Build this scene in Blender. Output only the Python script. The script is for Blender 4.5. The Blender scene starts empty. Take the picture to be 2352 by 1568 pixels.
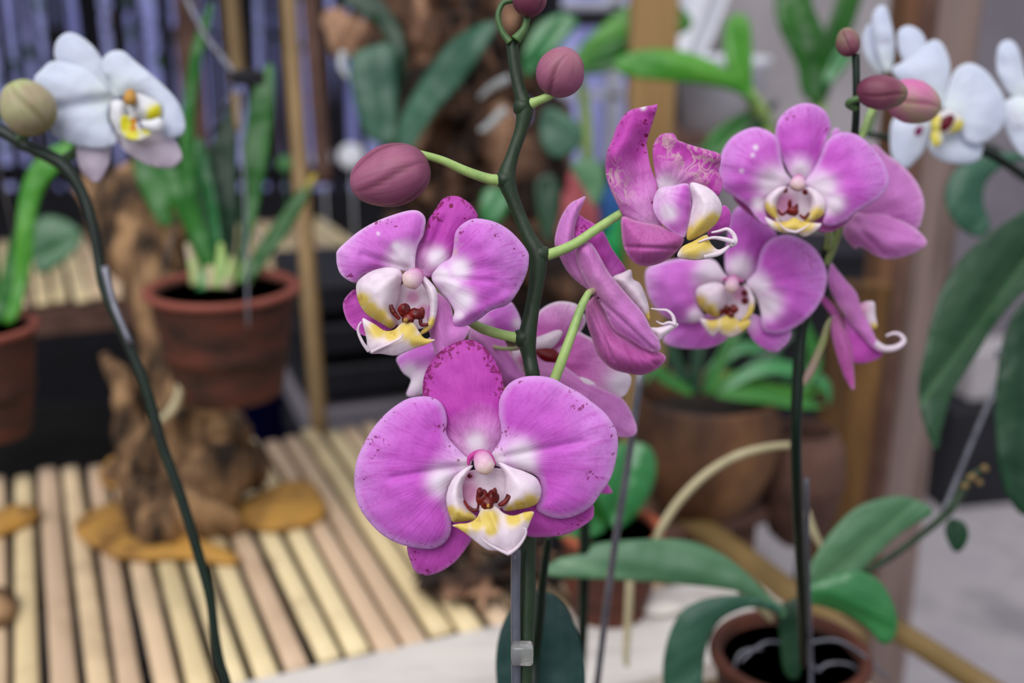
import bpy, math, random
import numpy as np
from mathutils import Vector, noise
from mathutils.geometry import delaunay_2d_cdt

SC = bpy.context.scene
COL = SC.collection
# ---------------------------------------------------------------- camera, world, light
W, H, FP = 2352, 1568, 2613.0
PITCH = math.radians(17.2)
CAMZ = 1.27
cd = bpy.data.cameras.new('camera'); cam = bpy.data.objects.new('camera', cd); COL.objects.link(cam)
cd.sensor_width = 36; cd.lens = 36 * FP / W
cam.location = (0, 0, CAMZ); cam.rotation_euler = (math.pi / 2 - PITCH, 0, 0)
cd.clip_start = 0.01; cd.clip_end = 60
cd.dof.use_dof = True; cd.dof.focus_distance = 0.412; cd.dof.aperture_fstop = 5.7
cd.dof.aperture_blades = 9
SC.camera = cam
SC.view_settings.view_transform = 'Standard'; SC.view_settings.look = 'None'
SC.view_settings.gamma = 1; SC.view_settings.exposure = 0.26
SC.view_settings.use_curve_mapping = False
SC.cycles.use_denoising = True
SC.cycles.max_bounces = 7; SC.cycles.transparent_max_bounces = 8
SC.cycles.sample_clamp_indirect = 4

wd = bpy.data.worlds.new('overcast_sky'); SC.world = wd; wd.use_nodes = True
wn = wd.node_tree.nodes; wl = wd.node_tree.links
bg = wn['Background']
tc = wn.new('ShaderNodeTexCoord'); sx = wn.new('ShaderNodeSeparateXYZ'); rp = wn.new('ShaderNodeValToRGB')
wl.new(tc.outputs['Generated'], sx.inputs[0]); wl.new(sx.outputs['Z'], rp.inputs[0]); wl.new(rp.outputs[0], bg.inputs[0])
rp.color_ramp.elements[0].position = 0.0; rp.color_ramp.elements[0].color = (0.30, 0.33, 0.36, 1)
rp.color_ramp.elements[1].position = 0.7; rp.color_ramp.elements[1].color = (0.93, 0.94, 1.0, 1)
bg.inputs[1].default_value = 0.75
def sun(name, energy, angle, rx, rz, col=(1, 1, 1)):
    l = bpy.data.lights.new(name, 'SUN'); o = bpy.data.objects.new(name, l); COL.objects.link(o)
    l.energy = energy; l.angle = math.radians(angle); l.color = col
    o.rotation_euler = (math.radians(rx), 0, math.radians(rz)); o.location = (0, 0, 4)
    return o
sun('daylight', 1.9, 50, 42, -25, (1, 0.98, 0.98))

# ---------------------------------------------------------------- geometry helpers
CP, SP = math.cos(PITCH), math.sin(PITCH)
def P(px, py, d):
    """world point seen at photo position (px,py), d metres in front of the lens"""
    X = (px - W / 2) / FP * d; Y = -(py - H / 2) / FP * d
    return Vector((X, d * CP + Y * SP, CAMZ - d * SP + Y * CP))
def G(px, py, z):
    a = P(px, py, 1.0); k = (z - CAMZ) / (a.z - CAMZ)
    return Vector((a.x * k, a.y * k, z))
def depth_of(p):
    return p.y * CP - (p.z - CAMZ) * SP
def lin(c):
    return tuple(((v / 255) / 12.92 if v / 255 <= 0.04045 else ((v / 255 + 0.055) / 1.055) ** 2.4) for v in c) + (1,)
def cr(pts, n=6, closed=False):
    """Catmull-Rom through pts (any dimension)"""
    pts = [np.array(p, float) for p in pts]; m = len(pts); out = []
    rng = range(m) if closed else range(m - 1)
    for i in rng:
        g = (lambda k: pts[k % m]) if closed else (lambda k: pts[min(max(k, 0), m - 1)])
        p0, p1, p2, p3 = g(i - 1), g(i), g(i + 1), g(i + 2)
        for j in range(n):
            t = j / n
            out.append(0.5 * (2 * p1 + (p2 - p0) * t + (2 * p0 - 5 * p1 + 4 * p2 - p3) * t * t + (3 * p1 - p0 - 3 * p2 + p3) * t ** 3))
    if not closed: out.append(pts[-1])
    return out

class Geo:
    """collects surfaces in world space, with float attributes, for ONE mesh"""
    def __init__(s): s.v = []; s.f = []; s.a = {}; s.n = 0
    def add(s, v, f, attrs=None):
        o = s.n; s.v += [tuple(p) for p in v]; s.f += [tuple(i + o for i in q) for q in f]
        attrs = attrs or {}
        for k in set(s.a) | set(attrs):
            if k not in s.a: s.a[k] = [0.0] * o
            s.a[k] += list(attrs[k]) if k in attrs else [0.0] * len(v)
        s.n += len(v); return s
    def box(s, c, size, rz=0, rx=0, ry=0, attrs=None, bev=0.0):
        from mathutils import Euler
        R = Euler((rx, ry, rz)).to_matrix(); h = [k / 2 for k in size]; b = min(bev, min(h) * 0.6)
        if b <= 0:
            v = [Vector(c) + R @ Vector((x * h[0], y * h[1], z * h[2])) for x in (-1, 1) for y in (-1, 1) for z in (-1, 1)]
            f = [(0, 1, 3, 2), (4, 6, 7, 5), (0, 4, 5, 1), (2, 3, 7, 6), (0, 2, 6, 4), (1, 5, 7, 3)]
        else:
            v = []; idx = {}
            for x in (-1, 1):
                for y in (-1, 1):
                    for z in (-1, 1):
                        for ax in range(3):
                            q = [x * (h[0] - b), y * (h[1] - b), z * (h[2] - b)]; q[ax] = (x, y, z)[ax] * h[ax]
                            idx[(x, y, z, ax)] = len(v); v.append(Vector(c) + R @ Vector(q))
            f = []
            S = [(-1, -1), (1, -1), (1, 1), (-1, 1)]
            def key(ax, s0, p, q, face):
                t = [0, 0, 0]; t[ax] = s0; t[(ax + 1) % 3] = p; t[(ax + 2) % 3] = q
                return idx[(t[0], t[1], t[2], face)]
            for ax in range(3):
                for s0 in (-1, 1):
                    q = [key(ax, s0, p, r, ax) for p, r in S]
                    f.append(tuple(q if s0 > 0 else q[::-1]))
            for ax in range(3):
                a1, a2 = (ax + 1) % 3, (ax + 2) % 3
                for p, r in S:
                    q = [key(ax, -1, p, r, a1), key(ax, 1, p, r, a1), key(ax, 1, p, r, a2), key(ax, -1, p, r, a2)]
                    f.append(tuple(q if p * r < 0 else q[::-1]))
            for x in (-1, 1):
                for y in (-1, 1):
                    for z in (-1, 1):
                        q = [idx[(x, y, z, 0)], idx[(x, y, z, 1)], idx[(x, y, z, 2)]]
                        f.append(tuple(q if x * y * z > 0 else q[::-1]))
        return s.add(v, f, {k: [x] * len(v) for k, x in (attrs or {}).items()})
    def tube(s, pts, radii, sides=12, n=5, attrs=None, gn=0.0, gf=30, seed=0, flat=1.0, cap=True):
        """tube through world points; gn = gnarl amplitude (share of radius)"""
        raw = cr([tuple(p) + (r,) for p, r in zip(pts, radii)], n)
        C = [Vector(q[:3]) for q in raw]; R = [max(q[3], 1e-5) for q in raw]
        v = []; f = []; m = len(C); T = []
        for i in range(m):
            t = (C[min(i + 1, m - 1)] - C[max(i - 1, 0)]); T.append(t.normalized() if t.length > 1e-9 else Vector((0, 0, 1)))
        up = Vector((0.13, -1, 0.21)); a = (up - T[0] * up.dot(T[0])).normalized(); th = []
        for i in range(m):
            a = (a - T[i] * a.dot(T[i])).normalized(); b = T[i].cross(a)
            for k in range(sides):
                w = 2 * math.pi * k / sides; dr = (a * math.cos(w) + b * math.sin(w) * flat); r = R[i]
                if gn:
                    q = C[i] + dr * r; z = Vector((seed * 3.1, seed, 0))
                    nz = noise.fractal(Vector((q.x * gf, q.y * gf, q.z * gf * 0.45)) + z, 0.9, 2.1, 5)
                    rg = 1 - 2 * abs(noise.noise(Vector((q.x * gf * 1.3, q.y * gf * 1.3, q.z * gf * 0.3)) + z))
                    r = r * (1 + gn * (0.9 * nz + 0.5 * rg))
                v.append(C[i] + dr * r)
        for i in range(m - 1):
            for k in range(sides):
                k2 = (k + 1) % sides
                f.append((i * sides + k, i * sides + k2, (i + 1) * sides + k2, (i + 1) * sides + k))
        if cap:
            f.append(tuple(range(sides))[::-1]); f.append(tuple((m - 1) * sides + k for k in range(sides)))
        at = {k: [x] * len(v) for k, x in (attrs or {}).items()}
        return s.add(v, f, at)
    def lathe(s, c, prof, sides=48, axis=Vector((0, 0, 1)), attrs=None, wob=0.0, squash=1.0):
        """prof: (radius, height) pairs"""
        ax = axis.normalized(); a = ax.orthogonal().normalized(); b = ax.cross(a); v = []; f = []
        for i, (r, h) in enumerate(prof):
            for k in range(sides):
                w = 2 * math.pi * k / sides
                rr = r * (1 + wob * noise.noise(Vector((math.cos(w) * 2, math.sin(w) * 2, h * 30))))
                v.append(Vector(c) + ax * h + (a * math.cos(w) + b * math.sin(w) * squash) * rr)
        for i in range(len(prof) - 1):
            for k in range(sides):
                k2 = (k + 1) % sides; f.append((i * sides + k, i * sides + k2, (i + 1) * sides + k2, (i + 1) * sides + k))
        f.append(tuple(range(sides))[::-1]); f.append(tuple((len(prof) - 1) * sides + k for k in range(sides)))
        return s.add(v, f, {k: [x] * len(v) for k, x in (attrs or {}).items()})
    def blob(s, c, r, sc=(1, 1, 1), nu=20, nv=12, rot=None, nz=0.0, nf=20, attrs=None):
        v = []; f = []; c = Vector(c)
        for j in range(nv + 1):
            t = math.pi * j / nv
            for k in range(nu):
                w = 2 * math.pi * k / nu
                q = Vector((math.sin(t) * math.cos(w) * sc[0], math.sin(t) * math.sin(w) * sc[1], math.cos(t) * sc[2])) * r
                if rot: q = rot @ q
                if nz: q = q * (1 + nz * noise.fractal((q + c) * nf, 1, 2, 3))
                v.append(c + q)
        for j in range(nv):
            for k in range(nu):
                k2 = (k + 1) % nu; f.append((j * nu + k, (j + 1) * nu + k, (j + 1) * nu + k2, j * nu + k2))
        return s.add(v, f, {k: [x] * len(v) for k, x in (attrs or {}).items()})

def sheet(g, outline, base, d0, off=0, tilt=(0, 0), bulge=20, curl=0, ripple=0, th=5, step=7, sh=0.0, spots=None,
          smooth=True, dent=0, fold=None, seed=0, mid=None, keel=0, tip=0, arch=0, soft=8):
    """A petal, lobe or leaf: outline (photo px), a curved surface of real thickness lying d0 metres away.
    tilt: depth gained per px right / down; bulge: swelling towards the viewer; curl: rim bending back;
    arch: bends away with the square of the distance from the base; keel: groove along base-mid line (all in px at d0)."""
    ol = cr(outline, 5, True) if smooth else [np.array(p, float) for p in outline]
    ol = np.array(ol)
    # even resample
    seg = np.linalg.norm(np.roll(ol, -1, 0) - ol, axis=1); L = seg.sum(); n = max(24, int(L / step)); cs = np.concatenate([[0], np.cumsum(seg)])
    t = np.linspace(0, L, n, endpoint=False); cl = np.vstack([ol, ol[:1]])
    ol = np.stack([np.interp(t, cs, cl[:, 0]), np.interp(t, cs, cl[:, 1])], 1)
    x0, y0 = ol.min(0); x1, y1 = ol.max(0); rnd = random.Random(seed + 5)
    gx, gy = np.meshgrid(np.arange(x0, x1, step), np.arange(y0, y1, step * 0.87)); gx = gx + (np.arange(gx.shape[0]) % 2)[:, None] * step / 2
    q = np.stack([gx.ravel(), gy.ravel()], 1)
    A = ol; B = np.roll(ol, -1, 0)
    def dist(q):
        best = np.full(len(q), 1e9)
        for a, b in zip(A, B):
            ab = b - a; tt = np.clip(((q - a) @ ab) / (ab @ ab + 1e-12), 0, 1)
            best = np.minimum(best, np.linalg.norm(q - a - tt[:, None] * ab, axis=1))
        return best
    ins = np.zeros(len(q), bool)
    for a, b in zip(A, B):
        c = (a[1] > q[:, 1]) != (b[1] > q[:, 1])
        if c.any(): ins ^= c & (q[:, 0] < (b[0] - a[0]) * (q[:, 1] - a[1]) / (b[1] - a[1] + 1e-12) + a[0])
    q = q[ins]; dq = dist(q); q = q[dq > step * 0.55]; dq = dist(q) if len(q) else np.zeros(0)
    allp = np.vstack([ol, q]); 
    res = delaunay_2d_cdt([Vector(p) for p in allp], [], [list(range(n))], 1, 1e-5)
    V = np.array([tuple(p) for p in res[0]]); F = [tuple(f) for f in res[2]]
    dd = dist(V); R = dd.max(); e = 1 - dd / R; N = len(V)
    bp = np.array(base, float); vb = V - bp; rb = np.linalg.norm(vb, axis=1); RB = rb.max() + 1e-6; b = rb / RB
    # smooth the swelling over the mesh
    ed = set()
    for f in F:
        for i in range(3): ed.add((min(f[i], f[(i + 1) % 3]), max(f[i], f[(i + 1) % 3])))
    ed = np.array(sorted(ed)); sw = 1 - e ** 2; bd = dd < 1e-3
    deg = np.bincount(ed.ravel(), minlength=N).astype(float) + 1e-9
    for _ in range(soft):
        acc = np.bincount(ed[:, 0], sw[ed[:, 1]], N) + np.bincount(ed[:, 1], sw[ed[:, 0]], N)
        ns = 0.5 * sw + 0.5 * acc / deg; ns[bd] = sw[bd]; sw = ns
    md = (np.array(mid, float) - bp) if mid is not None else V.mean(0) - bp
    md = md / (np.linalg.norm(md) + 1e-9); lat = vb @ np.array([-md[1], md[0]]); al = vb @ md
    D = off + tilt[0] * vb[:, 0] + tilt[1] * vb[:, 1] - bulge * sw + curl * e ** 6 + arch * b * b
    D += keel * np.exp(-(lat / (0.06 * RB)) ** 2) * (1 - b * 0.7) * np.clip(al / RB * 5, 0, 1)
    ang = np.arctan2(lat, al)
    if ripple:
        D += np.array([ripple * (noise.noise(Vector((p[0] * 0.012, p[1] * 0.012, seed * 1.7))) + 0.5 * noise.noise(Vector((p[0] * 0.03, p[1] * 0.03, seed * 2.7 + 4)))) for p in V])
        D += ripple * 0.07 * np.sin(ang * 19 + seed) * b * (1 - b) * 4
    if fold:
        for (fx, fy, gx_, gy_, amt, wd_) in fold:      # a crease line
            ax = np.array([fx, fy]); bx = np.array([gx_, gy_]); ab = bx - ax; tt = np.clip(((V - ax) @ ab) / (ab @ ab), 0, 1)
            q2 = np.linalg.norm(V - ax - tt[:, None] * ab, axis=1); D += amt * np.exp(-(q2 / wd_) ** 2)
    at = {'b': b + sh * (bp[1] - V[:, 1]) / RB, 'e': e, 'ang': ang, 'lat': lat / RB}
    for k, lst in (spots or {}).items():
        val = np.zeros(N)
        for (sx_, sy_, sr_) in lst: val = np.maximum(val, np.exp(-((V[:, 0] - sx_) ** 2 + (V[:, 1] - sy_) ** 2) / sr_ ** 2))
        at[k] = val
    front = [P(p[0], p[1], d0 * (1 + dd_ / FP)) for p, dd_ in zip(V, D)]
    backp = [P(p[0], p[1], d0 * (1 + (dd_ + th) / FP)) for p, dd_ in zip(V, D)]
    # outline order of the result
    nxt = {}
    cnt = {}
    for f in F:
        for i in range(3):
            k = (f[i], f[(i + 1) % 3]); cnt[k] = 1
    bound = [k for k in cnt if (k[1], k[0]) not in cnt]
    # orient so that normals look at the lens
    flip = []
    f0 = F[0]; nrm = (front[f0[1]] - front[f0[0]]).cross(front[f0[2]] - front[f0[0]])
    away = nrm.dot(front[f0[0]] - Vector((0, 0, CAMZ))) > 0
    FF = [tuple(f[::-1]) if away else f for f in F] + [tuple(i + N for i in (f if away else f[::-1])) for f in F]
    for a, c in bound:
        qd = (a, c, c + N, a + N); FF.append(qd if away else qd[::-1])
    g.add(front + backp, FF, {k: np.concatenate([x, x]) for k, x in at.items()})
    return g

def build(name, g, m, parent=None, origin=None, smooth=True, kind=None, label=None, cat=None, group=None, autos=None):
    me = bpy.data.meshes.new(name)
    if parent is not None: org = wloc(parent); loc = Vector((0, 0, 0))
    else:
        org = Vector(origin) if origin is not None else Vector((0, 0, 0)); loc = org
    me.from_pydata([(p[0] - org.x, p[1] - org.y, p[2] - org.z) for p in g.v], [], g.f)
    for k, x in g.a.items():
        at = me.attributes.new(k, 'FLOAT', 'POINT'); at.data.foreach_set('value', np.array(x, dtype=np.float32))
    me.polygons.foreach_set('use_smooth', [smooth] * len(me.polygons)); me.update()
    if autos is not None:
        me.set_sharp_from_angle(angle=math.radians(autos))
    for mm in (m if isinstance(m, list) else [m]): me.materials.append(mm)
    o = bpy.data.objects.new(name, me); COL.objects.link(o); o.location = loc
    if parent is not None: o.parent = parent
    return tag(o, label, cat, group, kind)
def tag(o, label=None, cat=None, group=None, kind=None):
    if label: o['label'] = label
    if cat: o['category'] = cat
    if group: o['group'] = group
    if kind: o['kind'] = kind
    return o
def wloc(o):
    l = Vector(o.location)
    while o.parent: o = o.parent; l = l + o.location
    return l
def empty(name, loc, parent=None, **k):
    o = bpy.data.objects.new(name, None); COL.objects.link(o); o.empty_display_size = 0.02
    loc = Vector(loc)
    if parent is not None: o.parent = parent; o.location = loc - wloc(parent)
    else: o.location = loc
    return tag(o, **k)

# ---------------------------------------------------------------- materials
def newmat(name):
    m = bpy.data.materials.new(name); m.use_nodes = True; nt = m.node_tree
    return m, nt, nt.nodes['Principled BSDF'], nt.nodes.new, nt.links.new
def ramp(new, stops):
    r = new('ShaderNodeValToRGB'); el = r.color_ramp.elements
    while len(el) < len(stops): el.new(0.5)
    for x, (p, c) in zip(el, stops): x.position = p; x.color = c if len(c) == 4 else lin(c)
    return r
def mat(name, c1, c2, scale=20, rough=0.6, stretch=(1, 1, 1), bump=0.3, detail=6, spec=0.4, c3=None, bscale=None, lo=0.35, hi=0.65, metal=0, bdist=0.002):
    m, nt, bs, new, link = newmat(name)
    tcn = new('ShaderNodeTexCoord'); mp = new('ShaderNodeMapping'); mp.inputs['Scale'].default_value = stretch
    link(tcn.outputs['Object'], mp.inputs[0])
    nz = new('ShaderNodeTexNoise'); nz.inputs['Scale'].default_value = scale; nz.inputs['Detail'].default_value = detail; nz.inputs['Roughness'].default_value = 0.62
    link(mp.outputs[0], nz.inputs['Vector'])
    st = [(lo, c1), (hi, c2)] if c3 is None else [(lo, c1), ((lo + hi) / 2, c2), (hi, c3)]
    r = ramp(new, st); link(nz.outputs['Fac'], r.inputs[0]); link(r.outputs[0], bs.inputs['Base Color'])
    bs.inputs['Roughness'].default_value = rough; bs.inputs['Specular IOR Level'].default_value = spec; bs.inputs['Metallic'].default_value = metal
    if bump:
        n2 = new('ShaderNodeTexNoise'); n2.inputs['Scale'].default_value = bscale or scale * 3; n2.inputs['Detail'].default_value = 5
        link(mp.outputs[0], n2.inputs['Vector'])
        bn = new('ShaderNodeBump'); bn.inputs['Strength'].default_value = bump; bn.inputs['Distance'].default_value = bdist
        link(n2.outputs['Fac'], bn.inputs['Height']); link(bn.outputs[0], bs.inputs['Normal'])
    return m
def attr(new, n):
    a = new('ShaderNodeAttribute'); a.attribute_name = n; return a.outputs['Fac']
def mth(nt, op, a, b=None, c=None, clamp=False):
    n = nt.nodes.new('ShaderNodeMath'); n.operation = op; n.use_clamp = clamp
    for i, x in enumerate((a, b, c)):
        if x is None: continue
        if isinstance(x, (int, float)): n.inputs[i].default_value = x
        else: nt.links.new(x, n.inputs[i])
    return n.outputs[0]
def mixc(nt, fac, a, b):
    n = nt.nodes.new('ShaderNodeMix'); n.data_type = 'RGBA'
    for i, x in ((0, fac), (6, a), (7, b)):
        if isinstance(x, (tuple, float, int)): n.inputs[i].default_value = x
        else: nt.links.new(x, n.inputs[i])
    return n.outputs[2]
def sstep(nt, x, lo, hi):
    n = nt.nodes.new('ShaderNodeMapRange'); n.interpolation_type = 'SMOOTHSTEP'; nt.links.new(x, n.inputs[0])
    n.inputs[1].default_value = lo; n.inputs[2].default_value = hi; return n.outputs[0]

def petal_mat(name, stops, rim, vein, spot=(140, 15, 95), spotty=0.0, veiny=0.35, trans=0.3, rim_at=0.93, scar=None):
    """stops: colour by distance from the petal's base; veins fan out from the base; spots gather at the rim"""
    m, nt, bs, new, link = newmat(name)
    b = attr(new, 'b'); e = attr(new, 'e'); an = attr(new, 'ang')
    tco = new('ShaderNodeTexCoord').outputs['Object']
    n1 = new('ShaderNodeTexNoise'); n1.inputs['Scale'].default_value = 45; n1.inputs['Detail'].default_value = 4; link(tco, n1.inputs['Vector'])
    b2 = mth(nt, 'ADD', b, mth(nt, 'MULTIPLY', mth(nt, 'SUBTRACT', n1.outputs['Fac'], 0.5), 0.35))
    r = ramp(new, stops); link(b2, r.inputs[0]); col = r.outputs[0]
    # veins
    cb = new('ShaderNodeCombineXYZ'); link(mth(nt, 'MULTIPLY', an, 14), cb.inputs[0]); link(mth(nt, 'MULTIPLY', b, 2.2), cb.inputs[1])
    n2 = new('ShaderNodeTexNoise'); n2.inputs['Scale'].default_value = 1.6; n2.inputs['Detail'].default_value = 5; n2.inputs['Distortion'].default_value = 0.5
    link(cb.outputs[0], n2.inputs['Vector'])
    vf = mth(nt, 'MULTIPLY', sstep(nt, n2.outputs['Fac'], 0.50, 0.68), veiny)
    col = mixc(nt, vf, col, lin(vein))
    # fine mottling
    n3 = new('ShaderNodeTexNoise'); n3.inputs['Scale'].default_value = 700; n3.inputs['Detail'].default_value = 3; link(tco, n3.inputs['Vector'])
    col = mixc(nt, mth(nt, 'MULTIPLY', sstep(nt, n3.outputs['Fac'], 0.48, 0.66), 0.22), col, lin(vein))
    # rim
    col = mixc(nt, mth(nt, 'MULTIPLY', sstep(nt, e, rim_at - 0.12, 1.0), 0.75), col, lin(rim))
    # spots
    n4 = new('ShaderNodeTexNoise'); n4.inputs['Scale'].default_value = 620; n4.inputs['Detail'].default_value = 3.5; link(tco, n4.inputs['Vector'])
    zone = mth(nt, 'MULTIPLY', sstep(nt, e, 0.45, 0.93), sstep(nt, b, 0.30, 0.6))
    zone = mth(nt, 'MAXIMUM', mth(nt, 'MULTIPLY', zone, spotty), attr(new, 'freckle'))
    thr = mth(nt, 'SUBTRACT', n4.outputs['Fac'], mth(nt, 'SUBTRACT', 0.80, mth(nt, 'MULTIPLY', zone, 0.27)))
    col = mixc(nt, mth(nt, 'MULTIPLY', sstep(nt, thr, 0.0, 0.05), 0.8), col, lin(spot))
    col = mixc(nt, sstep(nt, attr(new, 'dark'), 0.45, 0.6), col, lin(spot))
    col = mixc(nt, sstep(nt, attr(new, 'pale'), 0.0, 1.0), col, lin((250, 238, 250)))
    if scar:
        n5 = new('ShaderNodeTexNoise'); n5.inputs['Scale'].default_value = 170; n5.inputs['Detail'].default_value = 4; n5.inputs['Distortion'].default_value = 1.2; link(tco, n5.inputs['Vector'])
        ridge = mth(nt, 'SUBTRACT', 1.0, mth(nt, 'MULTIPLY', mth(nt, 'ABSOLUTE', mth(nt, 'SUBTRACT', n5.outputs['Fac'], 0.5)), 14), clamp=True)
        col = mixc(nt, mth(nt, 'MULTIPLY', ridge, attr(new, 'scar')), col, lin(scar))
    link(col, bs.inputs['Base Color']); bs.inputs['Roughness'].default_value = 0.55; bs.inputs['Specular IOR Level'].default_value = 0.25
    bs.inputs['Sheen Weight'].default_value = 0.15
    bn = new('ShaderNodeBump'); bn.inputs['Strength'].default_value = 0.35; bn.inputs['Distance'].default_value = 0.0006
    hgt = mth(nt, 'ADD', mth(nt, 'MULTIPLY', n2.outputs['Fac'], 1.0), mth(nt, 'MULTIPLY', n3.outputs['Fac'], 0.15))
    link(hgt, bn.inputs['Height']); link(bn.outputs[0], bs.inputs['Normal'])
    tr = new('ShaderNodeBsdfTranslucent'); link(col, tr.inputs[0]); mx = new('ShaderNodeMixShader'); mx.inputs[0].default_value = trans
    link(bs.outputs[0], mx.inputs[1]); link(tr.outputs[0], mx.inputs[2]); link(mx.outputs[0], nt.nodes['Material Output'].inputs[0])
    return m
def lip_mat(name, white=(246, 230, 242), yellow=(232, 206, 104), red=(112, 8, 18)):
    m, nt, bs, new, link = newmat(name)
    tco = new('ShaderNodeTexCoord').outputs['Object']
    n1 = new('ShaderNodeTexNoise'); n1.inputs['Scale'].default_value = 260; n1.inputs['Detail'].default_value = 4; link(tco, n1.inputs['Vector'])
    w = mixc(nt, sstep(nt, n1.outputs['Fac'], 0.4, 0.7), lin(white), lin(tuple(max(0, c - 14) for c in white)))
    col = mixc(nt, sstep(nt, mth(nt, 'ADD', attr(new, 'yel'), mth(nt, 'MULTIPLY', mth(nt, 'SUBTRACT', n1.outputs['Fac'], 0.5), 0.3)), 0.02, 0.8), w, lin(yellow))
    f = mth(nt, 'MULTIPLY', sstep(nt, n1.outputs['Fac'], 0.60, 0.66), mth(nt, 'MULTIPLY', sstep(nt, attr(new, 'yel'), 0.3, 0.9), 0.35))
    col = mixc(nt, f, col, lin((170, 110, 60)))
    col = mixc(nt, sstep(nt, attr(new, 'pnk'), 0.1, 0.9), col, lin((214, 150, 190)))
    col = mixc(nt, sstep(nt, attr(new, 'red'), 0.35, 0.6), col, lin(red))
    link(col, bs.inputs['Base Color']); bs.inputs['Roughness'].default_value = 0.4; bs.inputs['Specular IOR Level'].default_value = 0.35
    tr = new('ShaderNodeBsdfTranslucent'); link(col, tr.inputs[0]); mx = new('ShaderNodeMixShader'); mx.inputs[0].default_value = 0.22
    link(bs.outputs[0], mx.inputs[1]); link(tr.outputs[0], mx.inputs[2]); link(mx.outputs[0], nt.nodes['Material Output'].inputs[0])
    return m
def leaf_mat(name, c1, c2, rib, rough=0.35, spec=0.5, trans=0.15, tipc=None):
    m, nt, bs, new, link = newmat(name)
    lt = attr(new, 'lat'); b = attr(new, 'b')
    cb = new('ShaderNodeCombineXYZ'); link(mth(nt, 'MULTIPLY', lt, 30), cb.inputs[0]); link(mth(nt, 'MULTIPLY', b, 1.5), cb.inputs[1])
    n = new('ShaderNodeTexNoise'); n.inputs['Scale'].default_value = 1.0; n.inputs['Detail'].default_value = 5; link(cb.outputs[0], n.inputs['Vector'])
    n2 = new('ShaderNodeTexNoise'); n2.inputs['Scale'].default_value = 14; link(new('ShaderNodeTexCoord').outputs['Object'], n2.inputs['Vector'])
    f = mth(nt, 'ADD', mth(nt, 'MULTIPLY', n.outputs['Fac'], 0.5), mth(nt, 'MULTIPLY', n2.outputs['Fac'], 0.5))
    col = mixc(nt, sstep(nt, f, 0.38, 0.62), lin(c1), lin(c2))
    rb = mth(nt, 'SUBTRACT', 1.0, mth(nt, 'MULTIPLY', mth(nt, 'ABSOLUTE', lt), 60), clamp=True)
    col = mixc(nt, mth(nt, 'MULTIPLY', rb, 0.7), col, lin(rib))
    if tipc: col = mixc(nt, sstep(nt, b, 0.8, 0.97), col, lin(tipc))
    link(col, bs.inputs['Base Color']); bs.inputs['Roughness'].default_value = rough; bs.inputs['Specular IOR Level'].default_value = spec
    bn = new('ShaderNodeBump'); bn.inputs['Strength'].default_value = 0.25; bn.inputs['Distance'].default_value = 0.001
    link(n.outputs['Fac'], bn.inputs['Height']); link(bn.outputs[0], bs.inputs['Normal'])
    tr = new('ShaderNodeBsdfTranslucent'); link(col, tr.inputs[0]); mx = new('ShaderNodeMixShader'); mx.inputs[0].default_value = trans
    link(bs.outputs[0], mx.inputs[1]); link(tr.outputs[0], mx.inputs[2]); link(mx.outputs[0], nt.nodes['Material Output'].inputs[0])
    return m

M = {}
pk = [(0.0, (248, 226, 248)), (0.20, (238, 182, 242)), (0.40, (216, 98, 216)), (0.66, (218, 110, 220)), (0.92, (226, 146, 232))]
M['petal'] = petal_mat('petal_pink', pk, (232, 180, 240), (196, 58, 186), spotty=0.6, scar=(214, 190, 170))
M['petal_soft'] = petal_mat('petal_soft_pink', [(0.0, (250, 232, 248)), (0.26, (243, 200, 244)), (0.5, (226, 122, 226)), (0.8, (226, 134, 228)), (1, (236, 180, 240))], (240, 204, 244), (206, 80, 200), spotty=0.15, veiny=0.28)
M['sepal_spot'] = petal_mat('sepal_spotted', [(0.0, (240, 200, 236)), (0.2, (226, 160, 220)), (0.42, (202, 70, 190)), (0.75, (206, 78, 194)), (1, (204, 84, 192))], (190, 70, 172), (184, 50, 166), spotty=1.15, spot=(132, 10, 84))
M['sepal_deep'] = petal_mat('sepal_deep_pink', [(0.0, (226, 144, 220)), (0.4, (210, 90, 200)), (1, (206, 84, 194))], (218, 130, 206), (182, 62, 160), spotty=0.6)
M['petal_back'] = petal_mat('petal_reverse', [(0.0, (206, 130, 178)), (0.3, (208, 118, 190)), (0.7, (204, 100, 182)), (1, (200, 92, 176))], (226, 160, 206), (170, 62, 138), spotty=0.0, veiny=0.5)
M['petal_pale'] = petal_mat('petal_pale_reverse', [(0.0, (222, 160, 208)), (0.35, (220, 138, 212)), (0.8, (224, 142, 220)), (1, (230, 158, 226))], (236, 190, 230), (196, 98, 180), spotty=0.1, veiny=0.4)
M['petal_scar'] = petal_mat('petal_withered', [(0.0, (240, 196, 236)), (0.3, (222, 140, 214)), (0.6, (206, 76, 190)), (1, (206, 78, 188))], (214, 110, 200), (180, 46, 160), spotty=0.7, scar=(226, 196, 196), spot=(140, 14, 92))
M['petal_mag'] = petal_mat('petal_white_edged', [(0.0, (190, 30, 120)), (0.18, (226, 120, 200)), (0.45, (228, 128, 212)), (0.8, (238, 180, 232)), (1, (250, 236, 248))], (252, 240, 250), (200, 70, 170), spotty=0.0)
M['petal_white'] = petal_mat('petal_white', [(0.0, (244, 252, 248)), (0.4, (232, 238, 250)), (1, (222, 229, 247))], (234, 240, 250), (200, 210, 238), spotty=0, veiny=0.2, trans=0.35)
M['petal_white_back'] = petal_mat('sepal_white_reverse', [(0.0, (228, 224, 226)), (0.5, (220, 210, 224)), (1, (222, 206, 224))], (228, 216, 230), (206, 190, 208), spotty=0, veiny=0.35, trans=0.3)
M['lip'] = lip_mat('lip'); M['lip_white'] = lip_mat('lip_pure', (240, 240, 244), (232, 224, 30), (222, 150, 20))
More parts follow.
